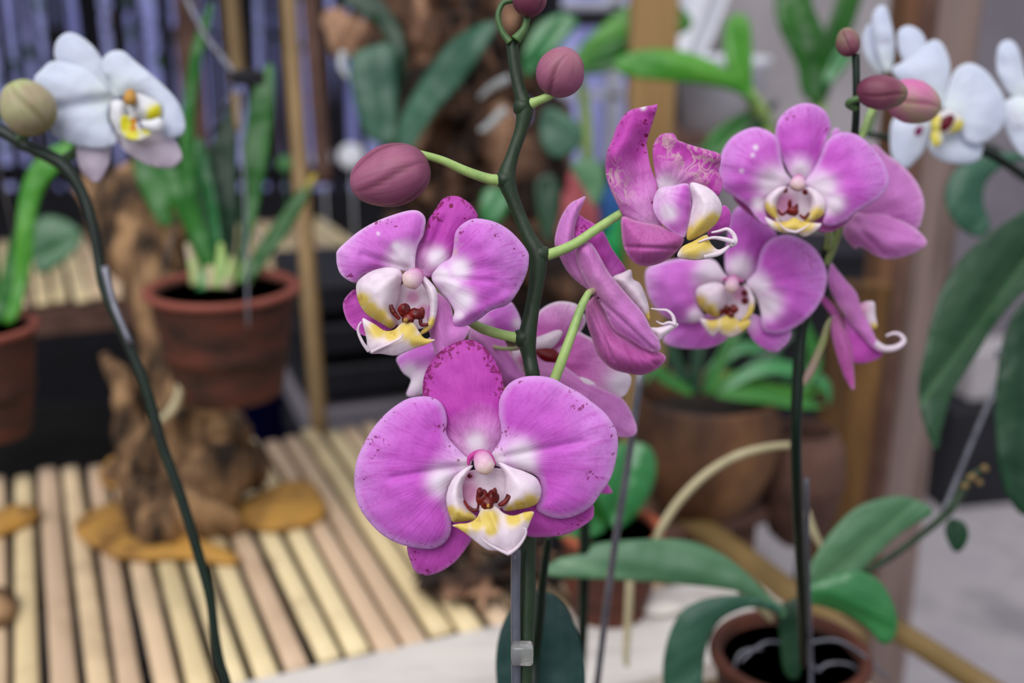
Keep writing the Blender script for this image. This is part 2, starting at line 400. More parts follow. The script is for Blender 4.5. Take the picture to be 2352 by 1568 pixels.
M['lip_dark'] = lip_mat('lip_maroon', (236, 232, 236), (226, 214, 90), (100, 4, 32))
M['callus'] = mat('callus', (72, 4, 8), (122, 20, 12), 300, 0.35, bump=0.2)
M['column'] = petal_mat('column', [(0.0, (214, 70, 170)), (0.28, (236, 180, 220)), (0.6, (242, 210, 226)), (0.85, (240, 226, 204))], (242, 222, 220), (216, 110, 180), veiny=0.1)
M['tendril'] = mat('tendril', (240, 236, 240), (226, 220, 228), 200, 0.35, bump=0)
M['stem'] = mat('stem_dark', (20, 36, 22), (36, 56, 32), 60, 0.5, (1, 1, 0.3), 0.3, c3=(30, 46, 28))
M['stem_mid'] = mat('stem_green', (58, 88, 50), (82, 116, 64), 60, 0.45, (1, 1, 0.3), 0.2)
M['stem_black'] = mat('stem_blackgreen', (8, 24, 18), (14, 38, 24), 50, 0.4, (1, 1, 0.3), 0.2)
M['stalk'] = mat('stalk', (138, 170, 92), (162, 190, 112), 60, 0.42, (1, 1, 0.3), 0.1, c3=(124, 156, 92))
M['stalk_pink'] = mat('stalk_pink', (170, 160, 130), (150, 172, 100), 30, 0.45, bump=0.1, c3=(186, 150, 150))
def bud_mat(name, stops, groove):
    m, nt, bs, new, link = newmat(name)
    n = new('ShaderNodeTexNoise'); n.inputs['Scale'].default_value = 60; n.inputs['Detail'].default_value = 5
    link(new('ShaderNodeTexCoord').outputs['Object'], n.inputs['Vector'])
    r = ramp(new, stops); link(mth(nt, 'ADD', mth(nt, 'MULTIPLY', n.outputs['Fac'], 0.7), mth(nt, 'MULTIPLY', attr(new, 'b'), 0.3)), r.inputs[0])
    cb = new('ShaderNodeCombineXYZ'); link(mth(nt, 'MULTIPLY', attr(new, 'ang'), 5), cb.inputs[0]); link(attr(new, 'b'), cb.inputs[1])
    n2 = new('ShaderNodeTexNoise'); n2.inputs['Scale'].default_value = 2; n2.inputs['Detail'].default_value = 4; link(cb.outputs[0], n2.inputs['Vector'])
    col = mixc(nt, mth(nt, 'MULTIPLY', sstep(nt, n2.outputs['Fac'], 0.45, 0.7), 0.22), r.outputs[0], lin(groove))
    col = mixc(nt, mth(nt, 'MULTIPLY', attr(new, 'grv'), 0.75), col, lin(groove))
    link(col, bs.inputs['Base Color']); bs.inputs['Roughness'].default_value = 0.5; bs.inputs['Specular IOR Level'].default_value = 0.3
    return m
M['bud'] = bud_mat('bud_purple', [(0.3, (128, 66, 92)), (0.5, (158, 92, 122)), (0.75, (164, 112, 120))], (96, 40, 58))
M['bud_dark'] = bud_mat('bud_maroon', [(0.36, (112, 54, 76)), (0.5, (134, 78, 96)), (0.62, (136, 118, 96))], (84, 34, 52))
M['bud_green'] = bud_mat('bud_olive', [(0.34, (132, 126, 72)), (0.5, (170, 154, 126)), (0.64, (170, 176, 124))], (118, 112, 62))
M['bud_pink'] = bud_mat('bud_rosy', [(0.36, (196, 108, 158)), (0.5, (192, 130, 152)), (0.62, (170, 156, 122))], (146, 60, 104))
M['leaf_teal'] = leaf_mat('leaf_teal', (44, 88, 70), (66, 112, 88), (40, 80, 60), 0.4)
M['leaf_grey'] = leaf_mat('leaf_grey_green', (74, 120, 84), (96, 140, 102), (120, 160, 120), 0.35)
M['leaf_deep'] = leaf_mat('leaf_deep_green', (40, 76, 50), (56, 92, 62), (90, 130, 90), 0.35)
M['leaf_lush'] = leaf_mat('leaf_lush_green', (24, 84, 16), (40, 108, 24), (40, 104, 30), 0.35)
M['leaf_dark'] = leaf_mat('leaf_dark', (16, 52, 34), (28, 70, 40), (20, 60, 34), 0.4)
M['leaf_blue'] = leaf_mat('leaf_blue_green', (24, 58, 56), (34, 72, 66), (24, 54, 52), 0.45)
M['leaf_green'] = leaf_mat('leaf_green', (30, 96, 30), (52, 124, 40), (40, 104, 30), 0.35, tipc=None)
M['leaf_bright'] = leaf_mat('leaf_bright', (66, 150, 40), (100, 176, 60), (60, 140, 40), 0.35, trans=0.3)
M['leaf_mid'] = leaf_mat('leaf_mid', (36, 110, 56), (60, 138, 76), (70, 150, 80), 0.22, spec=0.7)
M['leaf_yellowtip'] = leaf_mat('leaf_yellow_tip', (34, 84, 30), (44, 100, 36), (40, 90, 30), 0.4, tipc=(160, 140, 40))
M['wood_drift'] = mat('driftwood', (40, 28, 18), (112, 84, 58), 26, 0.85, (1, 1, 0.35), 1.0, c3=(172, 136, 98), bscale=70, bdist=0.006, lo=0.38, hi=0.6)
M['wood_drift_red'] = mat('driftwood_reddish', (30, 20, 15), (98, 68, 50), 11, 0.85, (1, 1, 0.5), 1.0, c3=(190, 148, 118), bscale=50, bdist=0.008, lo=0.42, hi=0.64)
M['bark'] = mat('bark_chip', (116, 78, 36), (176, 132, 66), 30, 0.8, (1, 1, 1), 0.8, c3=(190, 140, 60), bscale=90)
M['bark_dark'] = mat('bark_shade', (20, 14, 12), (52, 36, 28), 30, 0.85, (1, 1, 1), 0.8, bscale=90)  # near-black bark that gives the heap its shade by colour
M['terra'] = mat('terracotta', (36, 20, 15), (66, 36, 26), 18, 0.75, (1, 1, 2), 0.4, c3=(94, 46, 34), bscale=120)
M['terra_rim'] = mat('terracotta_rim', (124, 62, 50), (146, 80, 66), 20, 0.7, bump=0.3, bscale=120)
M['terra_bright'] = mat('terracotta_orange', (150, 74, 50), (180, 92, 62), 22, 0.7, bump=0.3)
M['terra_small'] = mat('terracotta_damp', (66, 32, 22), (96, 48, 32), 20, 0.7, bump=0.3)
M['soil'] = mat('potting_bark', (16, 12, 10), (44, 34, 28), 60, 0.9, bump=0.8)
M['bamboo_pole'] = mat('bamboo_pole', (112, 88, 54), (146, 118, 76), 8, 0.5, (1, 1, 0.2), 0.15)
M['bamboo_green'] = mat('bamboo_greenish', (104, 84, 50), (132, 108, 66), 8, 0.5, (1, 1, 0.2), 0.15)
M['post'] = mat('grey_timber', (92, 76, 70), (138, 118, 112), 14, 0.85, (2.5, 2.5, 0.12), 0.4, c3=(124, 112, 110))
M['post_tan'] = mat('tan_timber', (150, 116, 72), (182, 148, 100), 10, 0.7, (2, 2, 0.15), 0.3)
M['plank_ochre'] = mat('ochre_plank', (56, 36, 16), (104, 72, 36), 12, 0.8, (1.5, 1.5, 0.2), 0.4, c3=(134, 98, 54))
M['plank_brown'] = mat('reddish_plank', (96, 66, 44), (122, 84, 60), 12, 0.8, (1.5, 1.5, 0.2), 0.4)
M['board'] = mat('weathered_board', (176, 166, 156), (206, 200, 196), 16, 0.85, (0.4, 1.6, 1), 0.5, c3=(222, 214, 204))
M['brown_beam'] = mat('brown_beam', (82, 56, 48), (112, 82, 70), 14, 0.8, bump=0.3)
M['dark'] = mat('black_plastic', (12, 12, 18), (24, 24, 34), 10, 0.6, bump=0.2)
M['fence'] = mat('dark_bamboo', (16, 15, 26), (34, 32, 46), 12, 0.7, (1, 1, 0.2), 0.3)
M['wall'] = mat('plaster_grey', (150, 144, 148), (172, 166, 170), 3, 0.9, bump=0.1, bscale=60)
M['wall_dim'] = mat('plaster_shaded', (104, 98, 108), (128, 122, 130), 3, 0.9, bump=0.1)  # plaster tone with the right wall's shade put into the colour
M['concrete'] = mat('concrete', (128, 122, 128), (158, 152, 156), 4, 0.9, bump=0.2, c3=(146, 138, 146))
M['ground'] = mat('dark_soil', (14, 13, 14), (34, 30, 30), 7, 0.95, bump=0.6)
M['haze_wall'] = mat('bluish_haze', (124, 126, 190), (168, 172, 226), 1.5, 0.9, (3, 1, 0.4), 0.0)
M['white'] = mat('white_plastic', (226, 228, 240), (240, 242, 250), 8, 0.4, bump=0)
M['blue'] = mat('blue_plastic', (10, 14, 90), (16, 22, 116), 8, 0.4, bump=0)
M['sky_blue'] = mat('light_blue_plastic', (60, 120, 200), (70, 132, 214), 8, 0.4, bump=0)
M['pink_pl'] = mat('pink_plastic', (206, 96, 106), (222, 118, 126), 8, 0.5, bump=0)
M['green_pl'] = mat('green_plastic', (16, 176, 90), (24, 196, 104), 8, 0.4, bump=0)
M['wire'] = mat('grey_wire', (104, 104, 116), (140, 140, 150), 60, 0.35, bump=0, metal=0.5)
M['stake'] = mat('grey_stake', (70, 72, 84), (104, 106, 118), 80, 0.3, (1, 1, 0.2), 0.1)
M['root'] = mat('aerial_root', (168, 158, 122), (196, 184, 148), 30, 0.6, bump=0.3)
M['root_white'] = mat('aerial_root_silver', (160, 166, 168), (200, 204, 206), 30, 0.6, bump=0.3)
M['leaf_far'] = mat('far_foliage', (30, 84, 40), (110, 180, 110), 9, 0.7, bump=0)
m, nt, bs, new, link = newmat('clear_clip'); bs.inputs['Base Color'].default_value = (0.8, 0.8, 0.78, 1); bs.inputs['Roughness'].default_value = 0.15
bs.inputs['Transmission Weight'].default_value = 0.8; M['clip'] = m
def slat_mat():
    m, nt, bs, new, link = newmat('split_bamboo')
    a = attr(new, 'tone'); r = ramp(new, [(0.0, (206, 178, 148)), (0.3, (224, 194, 162)), (0.55, (224, 202, 156)), (0.8, (236, 216, 170)), (1, (232, 212, 188))]); link(a, r.inputs[0])
    tco = new('ShaderNodeTexCoord').outputs['Object']
    n = new('ShaderNodeTexNoise'); n.inputs['Scale'].default_value = 18; n.inputs['Detail'].default_value = 6; link(tco, n.inputs['Vector'])
    col = mixc(nt, mth(nt, 'MULTIPLY', sstep(nt, n.outputs['Fac'], 0.5, 0.75), 0.45), r.outputs[0], lin((168, 140, 112)))
    n2 = new('ShaderNodeTexNoise'); n2.inputs['Scale'].default_value = 6; link(tco, n2.inputs['Vector'])
    col = mixc(nt, mth(nt, 'MULTIPLY', sstep(nt, n2.outputs['Fac'], 0.52, 0.7), 0.3), col, lin((150, 140, 110)))
    link(col, bs.inputs['Base Color']); bs.inputs['Roughness'].default_value = 0.5; bs.inputs['Specular IOR Level'].default_value = 0.4
    return m
M['slat'] = slat_mat()

# ---------------------------------------------------------------- bench frame directions
U = Vector((-0.391, 0.920, 0)); Vd = Vector((0.920, 0.391, 0)); BZ = 0.70
RZ = math.atan2(Vd.y, Vd.x)
def bench_slats(g, u0, u1, v0, v1, z, pitch, seed=1, wfrac=0.8):
    rnd = random.Random(seed); v = v0
    while v < v1:
        w = pitch * wfrac * rnd.uniform(0.9, 1.1); jit = rnd.uniform(-0.012, 0.012)
        k = 8; sec = []
        for i in range(k + 1):
            a = math.pi * i / k; sec.append((-math.cos(a) * w / 2, math.sin(a) ** 0.6 * 0.006))
        sec += [(w / 2, -0.005), (-w / 2, -0.005)]
        n = 14; tone = rnd.random(); vs = []; fs = []; lean = rnd.uniform(-0.006, 0.006); knots = [rnd.uniform(0, 1) for _ in range(2)]
        for j in range(n + 1):
            t = j / n; uu = u0 + jit + (u1 - u0) * t
            sw = 1 + 0.09 * max(math.exp(-((t - kk) / 0.03) ** 2) for kk in knots)
            for (a, b) in sec:
                vs.append(U * uu + Vd * (v + a * sw + lean * (t - 0.5)) + Vector((0, 0, z - 0.006 + b * sw)))
        m_ = len(sec)
        for j in range(n):
            for i in range(m_):
                i2 = (i + 1) % m_; fs.append((j * m_ + i, j * m_ + i2, (j + 1) * m_ + i2, (j + 1) * m_ + i))
        fs.append(tuple(range(m_))[::-1]); fs.append(tuple(n * m_ + i for i in range(m_)))
        g.add(vs, fs, {'tone': [tone] * len(vs)}); v += pitch * rnd.uniform(0.95, 1.06)
def uv(p): return (p.dot(U), p.dot(Vd))

# ================================================================= SETTING
g = Geo(); g.box((0.0, 3.5, -0.05), (16, 14, 0.1)); build('ground', g, M['ground'], kind='structure', smooth=False)
g = Geo(); g.box((2.32, 3.0, 0.006), (4.0, 7.2, 0.012)); build('floor', g, M['concrete'], kind='structure', smooth=False)
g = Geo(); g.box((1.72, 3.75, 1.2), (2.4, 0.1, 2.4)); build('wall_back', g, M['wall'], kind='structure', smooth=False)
g = Geo(); g.box((0, 7.5, 1.5), (16, 0.1, 3.4)); build('haze_backdrop', g, M['haze_wall'], kind='structure', smooth=False)  # backdrop coloured as the bluish outdoor haze between the fence bars
g = Geo(); g.box((-2.2, 2.9, 2.35), (3.5, 3.0, 0.06)); build('shade_slab', g, M['wall_dim'], kind='structure', smooth=False)  # unseen slab added overhead to shade the background
g = Geo(); g.box((2.32, 3.62, 1.2), (2.02, 0.08, 2.4)); build('wall_right_shade', g, M['wall_dim'], kind='structure', smooth=False)  # darker wall piece, the shade right of the post is in its colour
#SECTION2
# ================================================================= BACKGROUND FAR
# dark bamboo fence, left
f = empty('bamboo_fence', (-0.9, 3.55, 0.0), label='dark bamboo picket fence with bluish light between its bars, behind the far bench', cat='fence')
rnd = random.Random(4); x = -2.1; g = Geo()
while x < 0.18:
    w = rnd.uniform(0.022, 0.040)
    g.tube([(x, 3.5, 0.02), (x + rnd.uniform(-.02, .02), 3.5, 0.9), (x + rnd.uniform(-.03, .03), 3.5, 1.9)], [w / 2] * 3, 8, 2)
    x += w + rnd.uniform(0.012, 0.040)
build('picket_panel', g, M['fence'], f)
for z in (0.72,):
    g = Geo(); g.box((-0.95, 3.54, z), (2.5, 0.04, 0.05)); build('fence_rail', g, M['fence'], f, smooth=False)
# dark backing added at the fence foot for the shade under the benches
g = Geo(); g.box((-0.95, 3.47, 0.35), (2.5, 0.03, 0.66)); build('shade_backing', g, M['dark'], f, smooth=False)
# shrubs beyond the fence
def shrub(px, py, d, r, label, seed, hue='leaf_far'):
    c = P(px, py, d); rnd = random.Random(seed)
    o = empty('garden_shrub', (c.x, c.y, 0.0), label=label, cat='shrub', group='shrubs beyond the bamboo fence')
    g = Geo()
    for i in range(90):
        a = rnd.uniform(0, 6.28); zz = rnd.uniform(-1, 1); rr = r * rnd.uniform(0.5, 1)
        q = c + Vector((math.cos(a) * rr, math.sin(a) * rr * 0.6, zz * r))
        t = Vector((rnd.uniform(-1, 1), rnd.uniform(-1, 1), rnd.uniform(-.6, .6))).normalized() * r * 0.35
        s_ = t.cross(Vector((0, 0, 1))).normalized() * r * 0.1; m0 = q + t * 0.5 + Vector((0, 0, .02 * r))
        g.add([q, m0 + s_, q + t, m0 - s_], [(0, 1, 2, 3)])
    build('foliage', g, M[hue], o, smooth=False)
    g = Geo(); g.tube([(c.x, c.y, 0), (c.x + .02, c.y, c.z * .6), (c.x, c.y, c.z)], [0.02, 0.015, 0.01], 8, 3); build('stem', g, M['brown_beam'], o)
shrub(130, 60, 4.6, 0.16, 'green shrub seen through the fence bars near the top left corner', 1)
shrub(250, 20, 4.8, 0.14, 'small green shrub beyond the fence, above the white orchid flower', 2)
shrub(400, 60, 4.7, 0.20, 'green shrub beyond the fence, above the hanging pot', 3)
shrub(610, 30, 4.6, 0.18, 'green shrub beyond the fence, right of the brown hanging pole', 4)
shrub(70, 210, 4.4, 0.20, 'low green shrub beyond the fence, behind the olive bud', 5)
# window between fence and plaster wall: dark frame, pale shelves behind it
g = Geo()
a, b = P(1245, 0, 3.55), P(1605, 420, 3.55)
xa, xb = a.x, b.x
for xx in (xa + .0, xa + .31, xb - .06): g.box((xx, 3.6, 1.1), (0.045, 0.06, 1.4), bev=.004)
for zz in (0.72, 1.185, 1.75): g.box(((xa + xb) / 2, 3.6, zz), (xb - xa + .1, 0.062, 0.05), bev=.004)
build('window_1', g, M['dark'], kind='structure', smooth=False)
g = Geo(); g.box((0.3, 3.63, 0.36), (0.62, 0.04, 0.70)); build('wall_low', g, M['dark'], kind='structure', smooth=False)
s = empty('display_shelf', (0.3, 4.3, 0), label='bright white shelf unit outside the dark window frame', cat='shelf')
for zz in (0.90, 1.04, 1.215):
    g = Geo(); g.box((0.30, 4.3, zz), (0.66, 0.2, 0.025), bev=.003); build('shelf_board', g, M['white'], s, smooth=False)
for xx in (-0.02, 0.37, 0.62):
    g = Geo(); g.box((xx, 4.3, 0.66), (0.05, 0.2, 1.32), bev=.003); build('upright', g, M['white'], s, smooth=False)
# tan timber post
def post_at(name, pxa, pxb, py, d, ztop, zbot, m, lean=0.0, thick=None, **k):
    a, b = P(pxa, py, d), P(pxb, py, d); w = b.x - a.x; cx = (a.x + b.x) / 2; th = thick or w
    o = empty(name, (cx, a.y, zbot), **k)
    g = Geo(); hh = ztop - zbot
    g.box((cx, a.y + th / 2, (ztop + zbot) / 2), (w, th, hh), ry=lean, bev=min(w, th) * .08); build('timber', g, m, o, smooth=False)
    return o
post_at('timber_post', 1450, 1556, 150, 1.75, 2.0, 0.0, M['post_tan'], label='tan squared timber post behind the withered pink flower', cat='post')
# grey timber post at the right, made of two boards and a narrow strip
px_ = P(2085, 700, 1.42)
o = empty('timber_post', (px_.x, px_.y, 0), label='wide weathered grey-brown timber post right of the pink orchids', cat='post')
for (pa, pb, mt, dy) in ((2010, 2050, 'plank_brown', -0.004), (2040, 2078, 'brown_beam', -0.010), (2068, 2180, 'post', 0.0)):
    xa, xb = P(pa, 700, 1.42).x, P(pb, 700, 1.42).x
    g = Geo(); g.box(((xa + xb) / 2, px_.y + dy + 0.03, 1.05), (xb - xa, 0.06, 2.1), bev=.004); build('board', g, M[mt], o, smooth=False)
# leaning ochre plank
a = P(1925, 1100, 1.36)
g = Geo(); g.box((a.x, a.y + .02, 0.50 + .12), (0.066, 0.02, 0.66), ry=0.05, bev=.004)
build('wood_plank', g, M['plank_ochre'], origin=(a.x, a.y, .3), smooth=False, label='ochre stained plank standing against the grey timber post', cat='plank')
# white sheet added to stand in for the bright patch beside the post
cl_ = P(1600, 40, 2.6); g = Geo(); v = []; f = []; nx, nz_ = 24, 20
for j in range(nz_ + 1):
    for i in range(nx + 1):
        t = i / nx; u_ = j / nz_; x = cl_.x - .10 + t * (.20 - .09 * u_ * u_); v.append((x, cl_.y + .012 * math.sin(t * 14 + u_ * 2), cl_.z + .25 - u_ * .36))
for j in range(nz_):
    for i in range(nx): k = j * (nx + 1) + i; f.append((k, k + 1, k + nx + 2, k + nx + 1))
n_ = len(v); v += [(x, y + .003, z) for x, y, z in v]; f += [tuple(q + n_ for q in a[::-1]) for a in f]
g.add(v, f); build('bright_sheet', g, M['white'], origin=cl_, label='white sheet added as brightness right of the tan timber post, above the white tub', cat='bright sheet')
g = Geo(); g.tube([(cl_.x - .18, cl_.y, cl_.z + .255), (cl_.x + .5, cl_.y, cl_.z + .255)], [.006, .006], 8, 2); build('bright_sheet_rail', g, M['dark'], origin=cl_, label='added thin dark rail above the picture carrying the added white sheet', cat='rail')
# white tub
c = P(1655, 205, 2.9)
g = Geo(); g.lathe((c.x, c.y, c.z - .10), [(0.02, 0), (0.095, 0), (0.116, 0.16), (0.122, 0.165), (0.122, 0.18), (0.112, 0.18), (0.093, 0.01), (0.01, .01)], 40)
build('white_tub', g, M['white'], origin=(c.x, c.y, c.z - .1), label='white round tub behind the arching bright green leaf', cat='tub')
t = empty('side_table', (c.x, c.y, 0), label='dark narrow table under the white tub', cat='table')
g = Geo(); g.box((c.x, c.y, c.z - .115), (0.34, 0.3, 0.03), bev=.004); build('table_top', g, M['brown_beam'], t, smooth=False)
for sx_ in (-1, 1):
    for sy_ in (-1, 1):
        g = Geo(); g.box((c.x + sx_ * .14, c.y + sy_ * .12, (c.z - .13) / 2), (.03, .03, c.z - .13)); build('leg', g, M['dark'], t, smooth=False)

# ----------------------------------------------------------------- far bench
fb = empty('slatted_bench', (-1.0, 2.3, 0), label='far split-bamboo bench with a brown front beam, partly hidden by the driftwood', cat='bench')
g = Geo(); u_f = uv(G(90, 690, BZ))[0]; u_b = uv(G(650, 462, BZ))[0]
v_r = uv(G(880, 600, BZ))[1]
bench_slats(g, u_f, u_f + 0.62, v_r - 1.75, v_r, BZ, 0.036, 9); build('slatted_top', g, M['slat'], fb)
g = Geo(); cc = U * (u_f + .012) + Vd * (v_r - .87); g.box((cc.x, cc.y, BZ - .045), (1.8, 0.03, 0.055), rz=RZ, bev=.004); build('front_beam', g, M['brown_beam'], fb, smooth=False)
for vv in (v_r - 1.6, v_r - .05):
    for uu in (u_f + .03, u_f + .58):
        g = Geo(); cc = U * uu + Vd * vv; g.box((cc.x, cc.y, 0.33), (.05, .05, .66), rz=RZ, bev=.004); build('leg', g, M['dark'], fb, smooth=False)
# upright middle bench right of centre holding the wooden pot
mb = empty('timber_bench', (0.45, 1.6, 0), label='low timber bench with bamboo rail under the round wooden pots', cat='bench')
A, B = G(1545, 1165, BZ), G(1850, 1395, BZ)
g = Geo(); g.tube([A + (A - B) * 0.1, (A + B) / 2, B + (B - A) * 0.3], [.016] * 3, 14, 4); build('bamboo_rail', g, M['bamboo_green'], mb)
g = Geo(); dr = (B - A).normalized(); off = Vector((dr.y, -dr.x, 0)) * 0.04
g.tube([A + off + (A - B) * 0.1 - Vector((0, 0, .03)), B + off + (B - A) * 0.2 - Vector((0, 0, .03))], [.020] * 2, 14, 4); build('lower_rail', g, M['brown_beam'], mb)
wx = P(1620, 1130, 1.28)
g = Geo(); g.box((wx.x - .01, wx.y + .07, 0.69), (0.22, 0.17, 0.02), rz=0.5, bev=.003); build('bench_board', g, M['brown_beam'], mb, smooth=False)
for (dx, dy) in ((-.08, .0), (.07, .12), (-.06, .14), (.05, .0)):
    g = Geo(); g.box((wx.x + dx, wx.y + .05 + dy * .8, 0.34), (.035, .035, .68)); build('leg', g, M['brown_beam'], mb, smooth=False)

# ----------------------------------------------------------------- near bench
nb = empty('slatted_bench', (-0.1, 1.1, 0), label='near pale split-bamboo bench with dark gaps, carrying driftwood and bark pieces', cat='bench')
u0 = uv(G(800, 1478, BZ))[0]; u1 = uv(G(600, 1005, BZ))[0]; vr = uv(G(975, 1415, BZ))[1]
g = Geo(); bench_slats(g, u0 - .02, u1, vr - 1.25, vr + .15, BZ, 0.0278, 3, 0.745); build('slatted_top', g, M['slat'], nb)
for uu in (u0 + .06, (u0 + u1) / 2, u1 - .03):
    g = Geo(); cc = U * uu + Vd * (vr - .56); g.box((cc.x, cc.y, BZ - .03), (1.4, 0.03, 0.028), rz=RZ, bev=.003); build('cross_rail', g, M['dark'], nb, smooth=False)
g = Geo(); cc = U * (u1 + .012) + Vd * (vr - .98); g.tube([U * (u1 + .018) + Vd * (vr - 1.3) + Vector((0, 0, BZ)), U * (u1 + .018) + Vd * (vr - .56) + Vector((0, 0, BZ))], [.011, .010], 12, 6); build('back_rail', g, M['bamboo_green'], nb)
for vv in (vr - 1.2, vr - .04):
    for uu in (u0 + .03, u1 - .03):
        g = Geo(); cc = U * uu + Vd * vv; g.box((cc.x, cc.y, 0.33), (.04, .04, .66), rz=RZ); build('leg', g, M['brown_beam'], nb, smooth=False)
# pale board along the front
pb = empty('plank_shelf', tuple(U * (u0 - .1) + Vd * vr), label='pale weathered board running along the front of the near bamboo bench', cat='plank')
g = Geo(); cc = U * (u0 - .085) + Vd * (vr - .42); g.box((cc.x, cc.y, BZ - .012), (1.55, 0.13, 0.024), rz=RZ, bev=.003); build('board', g, M['board'], pb, smooth=False)
for vv in (vr - 1.0, vr + .2):
    g = Geo(); cc = U * (u0 - .085) + Vd * vv; g.box((cc.x, cc.y, 0.34), (.04, .04, .672), rz=RZ); build('leg', g, M['brown_beam'], pb, smooth=False)
rb_ = empty('slatted_bench', tuple(U * (u0 - .1) + Vd * (vr + .4)), label='bamboo bench under the pale board at the bottom right, mostly hidden by leaves', cat='bench')
g = Geo(); bench_slats(g, u0 - .25, u0 + .10, vr + .02, vr + .36, BZ - .045, 0.028, 14, .86); build('slatted_top', g, M['slat'], rb_)
for uu in (u0 - .22, u0 + .06):
    g = Geo(); cc = U * uu + Vd * (vr + .19); g.box((cc.x, cc.y, BZ - .066), (.36, 0.03, 0.016), rz=RZ); build('cross_rail', g, M['brown_beam'], rb_, smooth=False)
for vv in (vr + .06, vr + .33):
    for uu in (u0 - .22, u0 + .06):
        g = Geo(); cc = U * uu + Vd * vv; g.box((cc.x, cc.y, 0.315), (.035, .035, .63), rz=RZ); build('leg', g, M['brown_beam'], rb_, smooth=False)
# corner frame at bottom right
a, b = P(2050, 1440, 1.0), P(2300, 1600, .9)
g = Geo(); g.tube([a, b], [.010, .010], 12, 4); build('bamboo_rail', g, M['bamboo_green'], origin=a, label='short bamboo rail at the bottom right corner below the grey timber post', cat='rail')

# ----------------------------------------------------------------- driftwood, left
dw = empty('driftwood_stump', G(420, 1235, BZ), label='gnarled brown driftwood stump standing upright on the near bamboo bench', cat='driftwood')
g = Geo()
D = 1.27
def Z(*pts): return [P(*p) for p in pts]
g.tube(Z((415, 1225, 1.22), (410, 1120, D), (440, 1010, D), (400, 860, 1.29), (370, 700, 1.31), (330, 560, 1.33), (300, 470, 1.34), (270, 400, 1.35)),
       [.040, .048, .040, .030, .028, .040, .036, .020], 56, 16, gn=.55, gf=24, seed=2)
build('trunk', g, M['wood_drift'], dw)
for k, (pts, rr) in enumerate([
    ([(430, 1140, 1.25), (500, 1090, 1.27), (560, 1075, 1.3), (612, 1085, 1.3)], [.040, .034, .026, .012]),
    ([(430, 1060, 1.28), (500, 1010, 1.29), (530, 980, 1.31), (520, 950, 1.32)], [.034, .030, .020, .008]),
    ([(380, 1130, 1.26), (310, 1000, 1.27), (285, 900, 1.28), (240, 815, 1.30)], [.026, .018, .012, .005]),
    ([(340, 1150, 1.25), (290, 1090, 1.25), (250, 1085, 1.26)], [.024, .014, .008]),
    ([(400, 1180, 1.22), (350, 1215, 1.2), (330, 1225, 1.19)], [.030, .020, .010]),
    ([(330, 560, 1.33), (400, 520, 1.34), (440, 560, 1.36), (420, 640, 1.36)], [.030, .030, .024, .010]),
    ([(310, 520, 1.34), (230, 460, 1.36), (190, 420, 1.38)], [.030, .022, .010]),
    ([(360, 640, 1.32), (410, 700, 1.31), (420, 800, 1.3), (400, 880, 1.29)], [.020, .020, .018, .012])]):
    g = Geo(); g.tube(Z(*pts), rr, 32, 10, gn=.55, gf=30, seed=10 + k); build('branch', g, M['wood_drift'], dw)
# ----------------------------------------------------------------- driftwood, centre
dw2 = empty('driftwood_stump', (P(1060, 900, 1.62).x, P(1060, 900, 1.62).y, BZ), label='tall reddish-brown driftwood root mass behind the main stem of the front pink orchid', cat='driftwood')
g = Geo(); Dm = 1.62
g.tube(Z((1110, 960, Dm), (1090, 780, Dm), (1080, 640, Dm), (1100, 520, Dm), (1090, 400, Dm), (1060, 260, Dm), (1080, 120, Dm), (1040, -60, Dm), (1030, -200, Dm)),
       [.06, .05, .055, .075, .078, .058, .065, .075, .06], 96, 26, gn=.75, gf=26, seed=5)
build('trunk', g, M['wood_drift_red'], dw2)
for k, (pts, rr) in enumerate([
    ([(1090, 640, 1.6), (980, 600, 1.58), (940, 560, 1.57), (900, 500, 1.6)], [.045, .040, .03, .012]),
    ([(1130, 420, 1.6), (1230, 380, 1.6), (1270, 300, 1.6), (1250, 220, 1.62)], [.05, .034, .028, .012]),
    ([(1060, 120, 1.6), (960, 60, 1.6), (900, -20, 1.62)], [.05, .045, .03]),
    ([(1050, 60, 1.58), (880, 110, 1.6), (800, 70, 1.62), (750, 40, 1.64)], [.04, .03, .028, .012]),
    ([(1100, 540, 1.58), (1210, 560, 1.57), (1300, 660, 1.56), (1330, 690, 1.56)], [.05, .035, .025, .012]),
    ([(1050, 200, 1.56), (970, 230, 1.55), (930, 330, 1.56), (960, 430, 1.58)], [.04, .03, .028, .02]),
    ([(1120, 300, 1.56), (1180, 340, 1.54), (1190, 440, 1.54), (1130, 500, 1.56)], [.035, .03, .03, .02])]):
    g = Geo(); g.tube(Z(*pts), rr, 32, 10, gn=.6, gf=26, seed=30 + k); build('branch', g, M['wood_drift_red'], dw2)
# orchid mounted on it
ep = empty('mounted_orchid', P(900, 340, 1.5), label='broad-leaved orchid with dark teal leaves growing on the central driftwood', cat='plant')
def leaf(parent, outline, base, mid, d, m, name='leaf', **k):
    kw = dict(bulge=10, keel=10, th=5, step=10, ripple=8); kw.update(k); kw['bulge'] *= .4; kw['ripple'] *= .6; g = Geo()
    sheet(g, outline, base, d, mid=mid, **kw); return build(name, g, M[m], parent)
leaf(ep, [(912, 330), (925, 260), (970, 180), (1030, 100), (1090, 60), (1138, 48), (1140, 70), (1110, 120), (1060, 190), (1000, 260), (955, 330), (930, 370)], (915, 345), (1040, 130), 1.42, 'leaf_teal', bulge=30, tilt=(-.4, 0))
leaf(ep, [(905, 330), (850, 320), (820, 260), (805, 190), (808, 130), (840, 110), (880, 100), (905, 110), (912, 200), (912, 290)], (890, 335), (862, 120), 1.44, 'leaf_teal', bulge=20)
